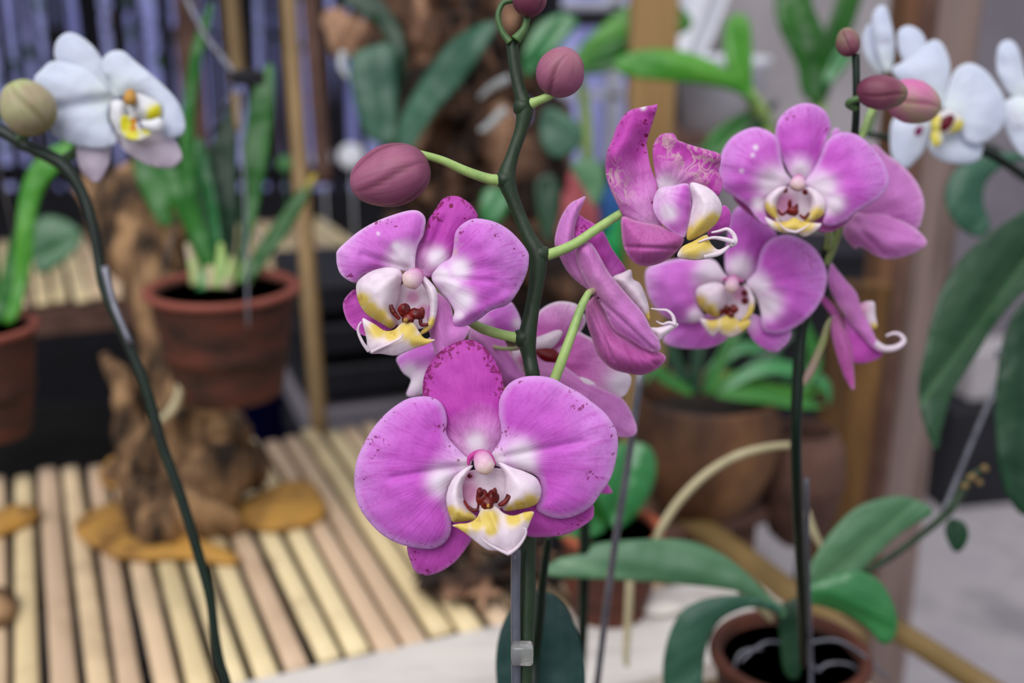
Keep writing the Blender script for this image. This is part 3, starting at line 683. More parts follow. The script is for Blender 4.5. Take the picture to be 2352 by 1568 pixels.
leaf(ep, [(780, 0), (850, -20), (900, 30), (925, 80), (935, 140), (925, 200), (905, 240), (900, 160), (880, 80), (840, 40)], (915, 240), (870, 20), 1.46, 'leaf_dark')
leaf(ep, [(1250, 250), (1300, 260), (1340, 300), (1320, 350), (1270, 360), (1240, 320)], (1245, 270), (1330, 330), 1.5, 'leaf_teal')
leaf(ep, [(1230, 60), (1290, 30), (1330, 50), (1300, 90), (1240, 150), (1210, 180), (1200, 130)], (1205, 180), (1300, 40), 1.46, 'leaf_mid')
leaf(ep, [(1310, 380), (1350, 365), (1385, 380), (1390, 430), (1370, 475), (1345, 440)], (1312, 375), (1370, 460), 1.4, 'leaf_grey')
leaf(ep, [(1230, 420), (1270, 400), (1290, 440), (1285, 500), (1262, 560), (1240, 520)], (1250, 400), (1262, 550), 1.44, 'leaf_dark')
leaf(ep, [(1110, 440), (1150, 430), (1170, 470), (1140, 520), (1105, 500)], (1160, 435), (1120, 510), 1.45, 'leaf_mid')
for pts, m_ in (([(1170, 180), (1130, 200), (1100, 225)], 'root_white'), ([(1160, 250), (1120, 290), (1100, 300)], 'root_white'), ([(790, 120), (785, 150), (800, 180)], 'root_white')):
    g = Geo(); g.tube([P(x, y, 1.45) for x, y in pts], [.006, .005, .003], 10, 5); build('aerial_root', g, M[m_], ep)

# ----------------------------------------------------------------- bark pieces on the bench
def barkp(outline, z0, label, th, m='bark', seed=0):
    """a flat piece lying on the bench: outline given where it touches the bench"""
    w = [G(x, y, BZ) for x, y in [tuple(q) for q in cr(outline, 5, True)]]; c = sum(w, Vector()) / len(w)
    g = Geo(); v = []; f = []; n = len(w); K = 7
    for r in range(K):
        s_ = 1 - r / K
        for p in w:
            q = c + (p - c) * s_; h = (1 - s_ ** 2) * th * 1.1 + th * .5 + 0.25 * th * noise.noise(q * 40 + Vector((seed, 0, 0)))
            v.append(q + Vector((0, 0, h)))
    for r in range(K - 1):
        for k in range(n):
            k2 = (k + 1) % n; f.append((r * n + k, r * n + k2, (r + 1) * n + k2, (r + 1) * n + k))
    v.append(c + Vector((0, 0, th * 1.5))); f += [((K - 1) * n + k, (K - 1) * n + (k + 1) % n, len(v) - 1) for k in range(n)]
    b0 = len(v); v += [p * 1.0 for p in w]; f.append(tuple(range(b0, b0 + n))[::-1])
    for k in range(n): f.append((b0 + k, b0 + (k + 1) % n, (k + 1) % n, k))
    v = [p + Vector((0, 0, .002)) for p in v]
    g.add(v, f); return build('bark_piece', g, M[m], origin=c, label=label, cat='bark', group='bark pieces on the near bench')
barkp([(480, 1195), (560, 1160), (640, 1125), (710, 1120), (745, 1165), (735, 1200), (640, 1225), (540, 1215)], 0, 'large ochre bark piece lying right of the driftwood stump', .012, seed=1)
barkp([(172, 1222), (210, 1185), (280, 1165), (330, 1185), (340, 1230), (420, 1245), (500, 1265), (548, 1290), (520, 1302), (420, 1290), (300, 1292), (230, 1270)], 0, 'long curled brown bark piece in front of the driftwood stump', .010, seed=2)
barkp([(-60, 1200), (0, 1185), (60, 1172), (92, 1190), (40, 1222), (-30, 1240)], 0, 'ochre bark piece at the left edge of the photo, behind the small dark one', .010, seed=3)
barkp([(-40, 1390), (0, 1365), (30, 1378), (42, 1400), (15, 1440), (-30, 1440)], 0, 'small dark brown bark piece at the left edge, nearest the viewer', .012, 'wood_drift', seed=4)
barkp([(228, 1095), (260, 1060), (300, 1065), (305, 1120), (250, 1122)], 0, 'small ochre bark piece left of the driftwood stump', .010, seed=5)
# brown bark heap right of the bench
hp = empty('bark_heap', G(1070, 1380, BZ), label='heap of dark reddish bark on the near bench behind the front orchid stem', cat='bark')
rnd = random.Random(12)
for k in range(46):
    x, y = rnd.uniform(985, 1240), rnd.uniform(1235, 1400)
    if k < 8: x = rnd.uniform(985, 1170); y = rnd.uniform(1345, 1400)
    p = G(x, y, BZ) + Vector((0, 0, rnd.uniform(.004, .05 if y < 1340 else .022))); a = rnd.uniform(0, 6.28); L = rnd.uniform(.016, .04)
    d_ = Vector((math.cos(a), math.sin(a), rnd.uniform(-.3, .3))) * L; h = Vector((0, 0, rnd.uniform(.002, .012)))
    g = Geo(); g.tube([p - d_, p + h, p + d_], [.003, rnd.uniform(.008, .014), .003], 14, 6, gn=.6, gf=60, seed=k, flat=.45)
    build('bark_curl', g, M['wood_drift_red' if k % 3 else 'bark_dark'], hp)
# ----------------------------------------------------------------- poles
def pole(px0, py0, d0_, px1, py1, d1_, r, m, label, seed=0):
    a, b = P(px0, py0, d0_), P(px1, py1, d1_); g = Geo(); L = (b - a).length; n = max(3, int(L / .16)); pts = []; rr = []
    for i in range(n * 6 + 1):
        t = i / (n * 6); pts.append(a + (b - a) * t); k = (t * n) % 1; rr.append(r * (1 + .10 * math.exp(-((min(k, 1 - k)) / .05) ** 2)))
    g.tube(pts, rr, 14, 1); return build('bamboo_pole', g, M[m], origin=b, label=label, cat='pole')
pole(655, -120, 1.75, 735, 1010, 1.60, .0125, 'bamboo_pole', 'slim bamboo pole right of the hanging pot plant, reaching down to the near bench')
pole(520, -120, 1.9, 548, 190, 1.9, .013, 'bamboo_pole', 'short brown pole end above the hanging pot plant')
pole(420, -100, 2.3, 470, 560, 2.3, .024, 'brown_beam', 'dark brown pole behind the grass-leaved plant')

pole(700, -150, 2.2, 745, 420, 2.2, .016, 'brown_beam', 'thin dark brown pole behind the bamboo pole at the upper left')
for k, (x, y, d_, sz, lb) in enumerate([(741, 362, 2.45, .022, 'small round white disc standing in for a light spot behind the bamboo pole'), (806, 358, 2.45, .028, 'white disc standing in for light just left of the large purple bud'), (655, 375, 2.45, .016, 'small pale green disc standing in for light left of the bamboo pole')]):
    c = P(x, y, d_); g = Geo(); g.lathe(c, [(.0, 0), (sz * .9, 0), (sz, .002), (sz * .9, .004), (0, .004)], 24, axis=Vector((0, -1, .25)))  # discs stand in for blurred spots of light through the fence
    g.tube([c + Vector((0, .003, 0)), Vector((c.x, c.y + .01, BZ - .02))], [.0016, .0016], 6, 2); build('light_disc', g, M['white' if k < 2 else 'leaf_far'], origin=(c.x, c.y, BZ), label=lb, cat='light spot')
# ----------------------------------------------------------------- black crate, bucket, box
cr_ = P(835, 800, 2.0)
c = empty('plastic_crate', (cr_.x, cr_.y, 0), label='stack of dark slatted plastic crates left of the pink flowers', cat='crate')
for k in range(10):
    g = Geo(); zz = .05 + k * .078; g.box((cr_.x, cr_.y + .2, zz), (.34, .3, .055), rz=.35, bev=.006); build('crate_tier', g, M['dark' if k % 3 else 'wall_dim'] if k < 8 else M['dark'], c, smooth=False)
bc = P(590, 905, 2.7)
g = Geo(); g.lathe((bc.x, bc.y, .0), [(.02, 0), (.09, 0), (.108, .42), (.116, .42), (.116, .45), (.106, .45), (.086, .01), (.01, .01)], 40)
k = bc.z / .2; 
o = build('bucket', g, M['blue'], origin=(bc.x, bc.y, 0), label='dark blue plastic bucket on the ground behind the hanging pot', cat='bucket')
wb = P(2270, 845, 2.9)
g = Geo(); g.box((wb.x, wb.y, wb.z - .0), (.17, .12, .13), rz=.2, bev=.006)
build('storage_box', g, M['wall'], origin=(wb.x, wb.y, wb.z), smooth=False, label='pale grey box on a black stand beside the wire hook', cat='box')
g = Geo(); g.box((wb.x, wb.y, (wb.z - .065) / 2), (.30, .2, wb.z - .07), rz=.2, bev=.006)
build('low_stand', g, M['dark'], origin=(wb.x, wb.y, 0), smooth=False, label='black low stand on the concrete floor under the pale grey box', cat='stand')
a, b = P(1575, 560, 3.45), P(2010, 560, 3.45)
cb_ = empty('shade_box', ((a.x + b.x) / 2, a.y, 0), label='dark box added as shade on the wall, behind the pink flowers of the right orchid', cat='shade box')
g = Geo(); g.box(((a.x + b.x) / 2, a.y, a.z / 2), (b.x - a.x, .3, a.z - .02), bev=.005); build('body', g, M['dark'], cb_, smooth=False)  # dark box added where the foot of the wall lies in shade
g = Geo(); g.box(((a.x + b.x) / 2, a.y, a.z), (b.x - a.x + .02, .32, .02), bev=.004); build('shade_box_top', g, M['fence'], cb_, smooth=False)
# coloured bottles
def bottle(px, py, d, r, h, m, label):
    c = P(px, py, d); g = Geo(); g.lathe((c.x, c.y, c.z - h), [(r * .3, 0), (r, .003), (r, h * .62), (r * .8, h * .74), (r * .35, h * .84), (r * .35, h), (.001, h)], 28)
    build('plastic_bottle', g, M[m], origin=(c.x, c.y, c.z - h), label=label, cat='bottle')
    return c.z - h
z1 = bottle(1322, 395, 2.0, .042, .19, 'pink_pl', 'pink plastic bottle between the front stem and the withered flower')
bottle(1420, 365, 2.1, .03, .22, 'sky_blue', 'light blue plastic bottle behind the small grey-green leaf')
bottle(1416, 500, 1.9, .030, .12, 'green_pl', 'vivid green plastic bottle behind the withered flower')
sb = P(1370, 600, 2.0)
s = empty('narrow_shelf', (sb.x, sb.y, 0), label='brown narrow shelf under the coloured bottles', cat='shelf')
g = Geo(); g.box((sb.x + .03, sb.y + .06, z1 - .012), (.34, .2, .02), bev=.003); build('shelf_board', g, M['brown_beam'], s, smooth=False)
for dx in (-.12, .18):
    g = Geo(); g.box((sb.x + dx, sb.y + .06, (z1 - .02) / 2), (.03, .03, z1 - .022)); build('leg', g, M['dark'], s, smooth=False)

# ----------------------------------------------------------------- pots
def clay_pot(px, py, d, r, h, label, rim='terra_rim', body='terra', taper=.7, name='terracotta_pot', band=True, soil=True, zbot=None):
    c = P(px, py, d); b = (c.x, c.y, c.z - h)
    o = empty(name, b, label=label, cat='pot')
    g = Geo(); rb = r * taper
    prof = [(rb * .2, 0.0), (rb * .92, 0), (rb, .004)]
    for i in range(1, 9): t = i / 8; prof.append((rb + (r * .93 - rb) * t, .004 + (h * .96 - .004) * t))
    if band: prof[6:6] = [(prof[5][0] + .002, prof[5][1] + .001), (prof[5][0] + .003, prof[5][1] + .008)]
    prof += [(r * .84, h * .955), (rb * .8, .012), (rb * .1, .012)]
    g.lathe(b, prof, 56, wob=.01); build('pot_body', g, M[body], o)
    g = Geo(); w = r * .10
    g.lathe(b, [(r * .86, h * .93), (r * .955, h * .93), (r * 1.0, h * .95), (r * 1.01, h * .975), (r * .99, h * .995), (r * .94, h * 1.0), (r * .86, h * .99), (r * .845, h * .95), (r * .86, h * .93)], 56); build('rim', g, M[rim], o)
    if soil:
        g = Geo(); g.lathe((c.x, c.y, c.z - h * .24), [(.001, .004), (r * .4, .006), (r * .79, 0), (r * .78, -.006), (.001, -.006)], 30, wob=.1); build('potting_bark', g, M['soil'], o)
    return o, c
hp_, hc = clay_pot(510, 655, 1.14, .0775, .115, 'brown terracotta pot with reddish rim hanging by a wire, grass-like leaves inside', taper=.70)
# hanging wire + black clip
wr = empty('pot_hanger', P(545, 180, 1.08), label='thin wire hanger with a black clip above the hanging terracotta pot', cat='wire')
g = Geo(); g.tube(Z((545, 200, 1.08), (560, 400, 1.075), (570, 750, 1.068)), [.0014] * 3, 8, 4); build('wire_strand', g, M['wire'], wr)
g = Geo(); g.tube(Z((545, 180, 1.08), (505, 125, 1.08), (470, 80, 1.08), (400, -60, 1.08)), [.0026] * 4, 8, 3); build('wire_strand', g, M['wire'], wr)
g = Geo(); a = P(570, 178, 1.08); g.box(a, (.030, .012, .014), rz=.2, bev=.002); build('clip', g, M['dark'], wr, smooth=False)
g = Geo(); g.tube(Z((545, 215, 1.09), (548, 300, 1.09)), [.006, .004], 10, 3); build('cane_end', g, M['bamboo_pole'], wr)
g = Geo(); g.tube(Z((545, 180, 1.08), (440, 400, 1.2), (370, 640, 1.23)), [.0012] * 3, 6, 3); build('wire_strand', g, M['wire'], wr)
# plant in the hanging pot
gp = empty('grass_leaved_plant', P(510, 670, 1.14), label='plant with upright sword-shaped green leaves growing in the hanging pot', cat='plant')
LG = lambda ol, b_, m_, d, mt='leaf_green', **k: leaf(gp, ol, b_, m_, d, mt, **k)
LG([(500, 660), (470, 620), (445, 560), (420, 480), (412, 400), (415, 300), (425, 200), (440, 110), (465, 40), (485, 5), (488, 40), (470, 110), (455, 200), (448, 300), (450, 400), (465, 500), (490, 580), (515, 650)], (505, 665), (440, 200), 1.12, 'leaf_green', tilt=(0, .1))
LG([(530, 650), (545, 560), (555, 450), (560, 330), (575, 230), (600, 165), (622, 145), (632, 170), (628, 260), (615, 370), (595, 470), (575, 560), (555, 650)], (540, 660), (610, 200), 1.16, 'leaf_green')
LG([(500, 650), (465, 560), (450, 450), (470, 370), (500, 300), (530, 240), (545, 260), (545, 360), (545, 470), (540, 560), (530, 650)], (512, 660), (520, 320), 1.15, 'leaf_dark')
LG([(550, 650), (570, 600), (610, 540), (660, 470), (700, 420), (722, 395), (728, 410), (700, 470), (660, 540), (620, 590), (585, 640)], (560, 655), (690, 440), 1.10, 'leaf_yellowtip')
LG([(470, 640), (440, 560), (395, 470), (400, 510), (370, 520), (335, 460), (305, 380), (330, 330), (390, 350), (420, 420), (455, 520), (490, 620)], (480, 650), (350, 400), 1.2, 'leaf_green', smooth=True)
LG([(490, 650), (480, 560), (470, 470), (440, 380), (450, 320), (470, 330), (490, 420), (505, 520), (515, 640)], (500, 655), (455, 340), 1.13, 'leaf_mid')
for k, (a, b, mt) in enumerate([((455, 655), (430, 560), 'stalk_pink'), ((485, 660), (478, 590), 'root'), ((520, 660), (535, 590), 'stalk_pink'), ((470, 665), (452, 600), 'leaf_mid'), ((560, 650), (566, 600), 'stalk'), ((505, 662), (507, 560), 'stalk')]):
    g = Geo(); g.tube([P(*a, 1.12), P((a[0] + b[0]) / 2 + 3, (a[1] + b[1]) / 2, 1.12), P(*b, 1.13)], [.008, .006, .003], 10, 4); build('pseudobulb', g, M[mt], gp)
g = Geo(); g.tube(Z((418, 840, 1.14), (412, 900, 1.13), (395, 940, 1.13), (365, 968, 1.12)), [.0042, .0045, .0045, .003], 10, 5); build('aerial_root', g, M['root'], gp)
# left edge pot with plant
clay_pot(-55, 745, 1.02, .053, .105, 'terracotta pot cut off by the left edge, green strap leaves inside', taper=.68)
lp = empty('strap_leaved_plant', P(-10, 740, 1.02), label='plant with bright green strap leaves in the terracotta pot at the left edge', cat='plant')
leaf(lp, [(10, 740), (30, 660), (35, 580), (40, 480), (60, 400), (100, 350), (150, 325), (172, 340), (160, 370), (110, 420), (85, 490), (75, 580), (60, 660), (40, 730)], (20, 745), (110, 370), 1.0, 'leaf_bright')
leaf(lp, [(-20, 730), (0, 650), (20, 560), (40, 520), (50, 600), (40, 680), (10, 740)], (-10, 740), (40, 540), 1.03, 'leaf_green')
leaf(lp, [(-40, 730), (-30, 600), (-60, 480), (-20, 520), (0, 620), (-10, 720)], (-20, 740), (-40, 500), 1.04, 'leaf_green')
leaf(lp, [(80, 620), (70, 540), (90, 500), (140, 500), (190, 540), (160, 590), (110, 625)], (75, 600), (180, 545), 1.9, 'leaf_grey', name='leaf')
hg = empty('pot_hanger', P(-55, 745, 1.02), label='thin wire hanger holding the terracotta pot at the left edge', cat='wire')
for dx, dy in ((-.05, 0), (.035, .035), (.02, -.045)):
    c_ = P(-55, 745, 1.02); g = Geo(); g.tube([c_ + Vector((dx, dy, -.004)), c_ + Vector((-.02, 0, .9))], [.0009, .0009], 6, 3); build('wire_strand', g, M['wire'], hg)
# round wooden pots
def round_pot(px, py, d, r, h, label, m, prof, nm='wooden_pot', zlift=0):
    c = P(px, py, d); b = (c.x, c.y, c.z - h)
    o = empty(nm, b, label=label, cat='pot')
    g = Geo(); g.lathe(b, [(a * r, t * h) for a, t in prof], 56, wob=.04); build('pot_body', g, m, o)
    g = Geo(); g.lathe((c.x, c.y, c.z - h * .2), [(.001, .004), (r * .5, .005), (r * .80, 0), (r * .78, -.006), (.001, -.006)], 30, wob=.08); build('potting_bark', g, M['soil'], o)
    return c
bowl = [(.1, 0), (.42, .0), (.60, .06), (.82, .22), (.96, .45), (1.0, .62), (.985, .8), (.95, .97), (.93, 1.0), (.89, .99), (.88, .8), (.85, .5), (.5, .12), (.1, .1)]
M['coconut'] = mat('coconut_wood', (44, 26, 18), (92, 60, 38), 9, 0.7, (1, 1, .5), 0.5, c3=(150, 108, 68), lo=.36, hi=.72)
round_pot(1622, 898, 1.26, .083, .145, 'large round brown wooden pot of arching green leaves, below the pink flowers', M['coconut'], bowl)
M['clay_brown'] = mat('brown_clay', (72, 48, 40), (110, 78, 66), 10, 0.8, (1, 1, 2), .3)
round_pot(1850, 985, 1.30, .048, .14, 'smaller brown round pot behind the right orchid stem, by the ochre plank', M['clay_brown'], [(.1, 0), (.45, 0), (.7, .08), (.93, .35), (1, .6), (.92, .85), (.7, 1), (.66, .99), (.8, .8), (.5, .1), (.1, .1)])
sp = empty('spider_leaved_plant', P(1622, 900, 1.26), label='plant with narrow arching green leaves in the large round wooden pot', cat='plant')
def blade(parent, pts, w, m, name='leaf', sides=1, thick=.0012, seed=0):
    """an arching strap leaf along world points: shallow V section of width w"""
    raw = cr([tuple(p) for p in pts], 8); C = [Vector(p) for p in raw]; n = len(C); g = Geo(); v = []; lt = []; bb = []
    for i in range(n):
        t = i / (n - 1); T = (C[min(i + 1, n - 1)] - C[max(i - 1, 0)]).normalized(); s_ = T.cross(Vector((0.1, -.75, .65))).normalized(); up = s_.cross(T)
        ww = w * (0.35 + 0.65 * min(1, t * 4)) * (1 - max(0, (t - .55) / .45) ** 1.6) * .5 + .0006
        for k, a in enumerate((-1, -.5, 0, .5, 1)):
            v.append(C[i] + s_ * ww * a + up * abs(a) * ww * .35); lt.append(a * .25); bb.append(t)
        for k, a in enumerate((1, .5, 0, -.5, -1)):
            v.append(C[i] + s_ * ww * a + up * (abs(a) * ww * .35 - thick)); lt.append(a * .25); bb.append(t)
    f = []
    for i in range(n - 1):
        for k in range(10): k2 = (k + 1) % 10; f.append((i * 10 + k, i * 10 + k2, (i + 1) * 10 + k2, (i + 1) * 10 + k))
    f.append(tuple(range(10))[::-1]); f.append(tuple((n - 1) * 10 + k for k in range(10)))
    g.add(v, f, {'lat': lt, 'b': bb}); return build(name, g, M[m], parent)
for k, (pts, w, mt) in enumerate([
    ([(1620, 905), (1640, 850), (1700, 800), (1780, 820), (1815, 900)], .014, 'leaf_mid'),
    ([(1640, 905), (1690, 870), (1760, 895), (1830, 905), (1900, 890)], .017, 'leaf_bright'),
    ([(1610, 905), (1560, 850), (1540, 800), (1520, 760)], .014, 'leaf_dark'),
    ([(1600, 905), (1600, 840), (1610, 780), (1620, 730)], .012, 'leaf_dark'),
    ([(1650, 905), (1720, 850), (1790, 790), (1830, 760)], .012, 'leaf_dark'),
    ([(1590, 905), (1530, 870), (1500, 850), (1480, 880)], .014, 'leaf_green'),
    ([(1650, 900), (1740, 850), (1820, 850), (1890, 880), (1905, 930)], .016, 'leaf_mid'),
    ([(1640, 905), (1740, 910), (1830, 925), (1890, 935)], .016, 'leaf_green'),
    ([(1840, 900), (1870, 830), (1850, 760), (1830, 700)], .014, 'leaf_green'),
    ([(1630, 905), (1660, 820), (1690, 760), (1740, 740)], .012, 'leaf_green')]):
    blade(sp, [P(x, y, 1.25 - .004 * k) for x, y in pts], w, mt)
# small terracotta pot in the middle with a round-leaved plant
sm, c_ = clay_pot(1402, 1205, 1.07, .050, .108, 'small orange terracotta pot standing on the pale board behind the front stem', rim='terra_bright', body='terra_small', taper=.70)
rl = empty('round_leaved_plant', P(1402, 1205, 1.07), label='plant with thick rounded green leaves in the small orange pot', cat='plant')
leaf(rl, [(1400, 1200), (1372, 1140), (1365, 1080), (1385, 1030), (1440, 1015), (1490, 1025), (1508, 1070), (1495, 1130), (1465, 1180), (1420, 1215)], (1405, 1210), (1450, 1030), 1.06, 'leaf_mid', bulge=25, keel=18)
leaf(rl, [(1390, 1210), (1340, 1190), (1320, 1130), (1330, 1080), (1370, 1080), (1400, 1130), (1405, 1190)], (1395, 1210), (1345, 1090), 1.08, 'leaf_green')
leaf(rl, [(1390, 1215), (1340, 1240), (1290, 1235), (1270, 1210), (1310, 1190), (1370, 1195)], (1395, 1212), (1285, 1215), 1.05, 'leaf_mid')
# pale stones by the pot
g = Geo(); a = G(1505, 1400, BZ); g.blob(a + Vector((0, 0, .006)), .022, (1.3, .8, .3), nz=.2, nf=60); build('white_stone', g, M['board'], origin=a, label='flat pale stone on the board beside the small orange pot', cat='stone')

# ----------------------------------------------------------------- plants, upper right
ur = empty('broad_leaved_plant', P(1750, 260, 1.7), label='bright green plant with an arching leaf in front of the tan timber post and wall', cat='plant')
leaf(ur, [(1740, 240), (1690, 212), (1620, 195), (1520, 185), (1440, 175), (1408, 150), (1440, 122), (1520, 112), (1600, 125), (1670, 160), (1715, 200)], (1745, 245), (1450, 140), 1.55, 'leaf_bright', bulge=22)
leaf(ur, [(1715, 220), (1680, 180), (1662, 120), (1665, 60), (1690, 30), (1720, 45), (1728, 110), (1728, 180), (1735, 235)], (1732, 240), (1693, 40), 1.58, 'leaf_bright', bulge=16)
leaf(ur, [(1740, 250), (1700, 262), (1650, 290), (1615, 330), (1610, 370), (1660, 370), (1720, 330), (1760, 280)], (1750, 250), (1620, 360), 1.60, 'leaf_green')
g = Geo(); g.tube(Z((1720, 215, 1.58), (1745, 255, 1.6), (1760, 300, 1.62), (1770, 420, 1.62)), [.008, .012, .012, .014], 12, 4); build('stem', g, M['stalk'], ur)
g = Geo(); g.tube(Z((1700, 330, 1.6), (1745, 270, 1.6), (1785, 232, 1.6)), [.004, .006, .003], 10, 4); build('old_flower_stalk', g, M['stem_black'], ur)
u2 = empty('broad_leaved_plant', P(1860, 250, 1.7), label='dark green plant with a pair of tall upright leaves above the upper pink flower', cat='plant')
leaf(u2, [(1870, 240), (1840, 210), (1830, 150), (1795, 80), (1780, 20), (1790, -40), (1850, -40), (1870, 20), (1900, 90), (1905, 170), (1890, 230)], (1875, 245), (1815, -20), 1.62, 'leaf_lush', bulge=20)
leaf(u2, [(1880, 230), (1885, 160), (1890, 90), (1910, 30), (1940, -40), (1985, -40), (1970, 30), (1940, 110), (1915, 180), (1895, 240)], (1885, 240), (1960, -20), 1.66, 'leaf_lush', bulge=14)
leaf(u2, [(1890, 180), (1920, 120), (1960, 80), (1965, 110), (1940, 160), (1900, 200)], (1890, 200), (1960, 90), 1.6, 'leaf_mid')
g = Geo(); g.tube(Z((1880, 220, 1.64), (1878, 300, 1.64), (1880, 460, 1.66)), [.010, .012, .014], 12, 4); build('stem', g, M['stalk'], u2)
u3 = empty('broad_leaved_plant', P(1450, 250, 1.9), label='plant with wide yellow-edged leaves behind the tan timber post', cat='plant')
leaf(u3, [(1320, 160), (1330, 110), (1380, 60), (1440, 15), (1520, -10), (1580, 30), (1590, 60), (1560, 80), (1480, 100), (1440, 140), (1380, 170)], (1330, 165), (1560, 30), 1.9, 'leaf_bright', bulge=14)
leaf(u3, [(1330, 170), (1380, 110), (1450, 80), (1500, 90), (1460, 130), (1400, 160)], (1330, 172), (1490, 95), 1.86, 'leaf_green')
g = Geo(); g.tube(Z((1330, 168, 1.88), (1345, 260, 1.9), (1350, 420, 1.9)), [.006, .01, .012], 10, 4); build('stem', g, M['stalk'], u3)

# ----------------------------------------------------------------- right edge plant
re = empty('large_leaved_orchid', P(2420, 560, .8), label='orchid with very large drooping dark green leaves cut off by the right edge', cat='plant')
leaf(re, [(2420, 420), (2352, 482), (2280, 530), (2210, 590), (2165, 660), (2140, 730), (2125, 800), (2110, 880), (2118, 960), (2150, 1036), (2165, 980), (2190, 900), (2240, 820), (2290, 740), (2352, 670), (2440, 600)], (2430, 500), (2150, 880), .80, 'leaf_deep', bulge=30, keel=26, tilt=(.2, 0))
leaf(re, [(2352, 690), (2310, 760), (2290, 860), (2285, 980), (2295, 1080), (2320, 1150), (2360, 1185), (2430, 1150), (2450, 900), (2420, 700)], (2400, 650), (2350, 1150), .78, 'leaf_dark', bulge=20)
leaf(re, [(2330, 350), (2260, 360), (2200, 385), (2172, 430), (2175, 480), (2205, 525), (2250, 545), (2275, 520), (2258, 460), (2270, 410), (2320, 375), (2380, 370)], (2370, 360), (2230, 530), .95, 'leaf_teal', bulge=26)
g = Geo(); g.tube(Z((2400, 420, .9), (2330, 390, .95), (2290, 345, .97), (2255, 335, .98)), [.006, .004, .003, .003], 10, 4); build('stem', g, M['stem_black'], re)
# wire with a hook
g = Geo(); g.tube(Z((2290, 825, .95), (2290, 808, .95), (2306, 800, .95), (2320, 812, .95), (2310, 835, .95), (2290, 880, .93), (2230, 1020, .87), (2160, 1192, .775)), [.0018] * 8, 8, 5)
build('hooked_wire', g, M['wire'], origin=P(2300, 820, .95), label='thin grey wire ending in a small hook, between the two large right-edge leaves', cat='wire')
g = Geo(); g.tube(Z((1472, 850, .62), (1440, 1080, .64), (1405, 1300, .66), (1368, 1600, .70)), [.0022] * 4, 8, 4)
build('support_wire', g, M['wire'], origin=P(1472, 850, .62), label='straight grey wire hanging below the side-view pink flower', cat='wire')
g = Geo(); g.tube(Z((1342, 1180, .75), (1342, 1300, .76), (1336, 1500, .78), (1330, 1580, .8)), [.0040, .0040, .0034, .003], 10, 4)
build('flower_stake', g, M['stem_black'], origin=P(1336, 1580, .8), label='thin black stake right of the front orchid stem', cat='stake')
#SECTION3
# ================================================================= ORCHIDS
def T(crop, pts): ox, oy, s = crop; return [(ox + x / s, oy + y / s) for x, y in pts]
C1 = (780, 760, 2.7028); C2 = (740, 420, 3.2667); C3 = (1200, 220, 2.3057); C4 = (1450, 200, 2.24); C5 = (0, 40, 3.7326); C6 = (1880, 0, 3.5636); C7 = (780, 0, 2.2394)
SEED = [0]
def pet(fl, crop, name, outline, base, mid, d, m, parts=None, spots=None, label=None, **k):
    SEED[0] += 1; kw = dict(bulge=16, ripple=10, th=4, step=6, keel=0, seed=SEED[0]); kw.update(k)
    if spots: kw['spots'] = {a: [(crop[0] + x / crop[2], crop[1] + y / crop[2], r / crop[2]) for x, y, r in l] for a, l in spots.items()}
    if 'fold' in kw and kw['fold']: kw['fold'] = [(*T(crop, [(a, b)])[0], *T(crop, [(c, e)])[0], f_, w_ / crop[2]) for a, b, c, e, f_, w_ in kw['fold']]
    g = Geo(); sheet(g, T(crop, outline), T(crop, [base])[0], d, mid=T(crop, [mid])[0], **kw)
    return build(name, g, M[m], fl, label=label)
def lobes(fl, crop, d, pieces, tubes=(), m='lip', name='lip', label=None):
    """a lip: several curved lobes and its tendrils as one mesh"""
    g = Geo()
    for ol, base, mid, k in pieces:
        SEED[0] += 1; kw = dict(bulge=18, ripple=3, th=4, step=4, seed=SEED[0], soft=5); kw.update(k)
        if 'spots' in kw: kw['spots'] = {a: [(crop[0] + x / crop[2], crop[1] + y / crop[2], r / crop[2] * (1.15 if a == 'yel' else 1)) for x, y, r in l] for a, l in kw['spots'].items()}
        sheet(g, T(crop, ol), T(crop, [base])[0], d, mid=T(crop, [mid])[0], **kw)
    for pts, r, off in tubes:
        pp = T(crop, pts); n = len(pp); offs = off if isinstance(off, (list, tuple)) else [off] * n
        g.tube([P(x, y, d * (1 + o / FP)) for (x, y), o in zip(pp, offs)], [(r * (1 - .72 * i / (n - 1))) * d / FP for i in range(n)], 8, 6)
    return build(name, g, M[m], fl, label=label)
def stick(parent, crop, pts, r, d, m, name, label=None, sides=14):
    """round stem: pts (x, y) or (x, y, depth); r photo px, one or many"""
    pp = T(crop, [(q[0], q[1]) for q in pts]); n = len(pp); ds = [q[2] if len(q) > 2 else d for q in pts]
    rr = r if isinstance(r, (list, tuple)) else [r] * n; g = Geo()
    g.tube([P(x, y, dd) for (x, y), dd in zip(pp, ds)], [a * dd / FP for a, dd in zip(rr, ds)], sides, 6)
    return build(name, g, M[m], parent, label=label)
def column(fl, crop, base, tip, r, d, off, name='column', m='column'):
    (bx, by), (tx, ty) = T(crop, [base, tip]); g = Geo(); pts = []; rr = []; bb = []
    for i in range(8):
        t = i / 7; pts.append(P(bx + (tx - bx) * t, by + (ty - by) * t, d * (1 + (off - 30 * math.sin(t * 1.9)) / FP)))
        rr.append(r * (0.78 + .25 * math.sin(t * 3.0)) * (1 if i < 6 else (.8 if i == 6 else .35)) * d / FP)
    g.tube(pts, rr, 20, 3); n = len(g.v); g.a['b'] = [min(1, (i // 20) / (n / 20 - 1)) for i in range(n)]
    return build(name, g, M[m], fl)
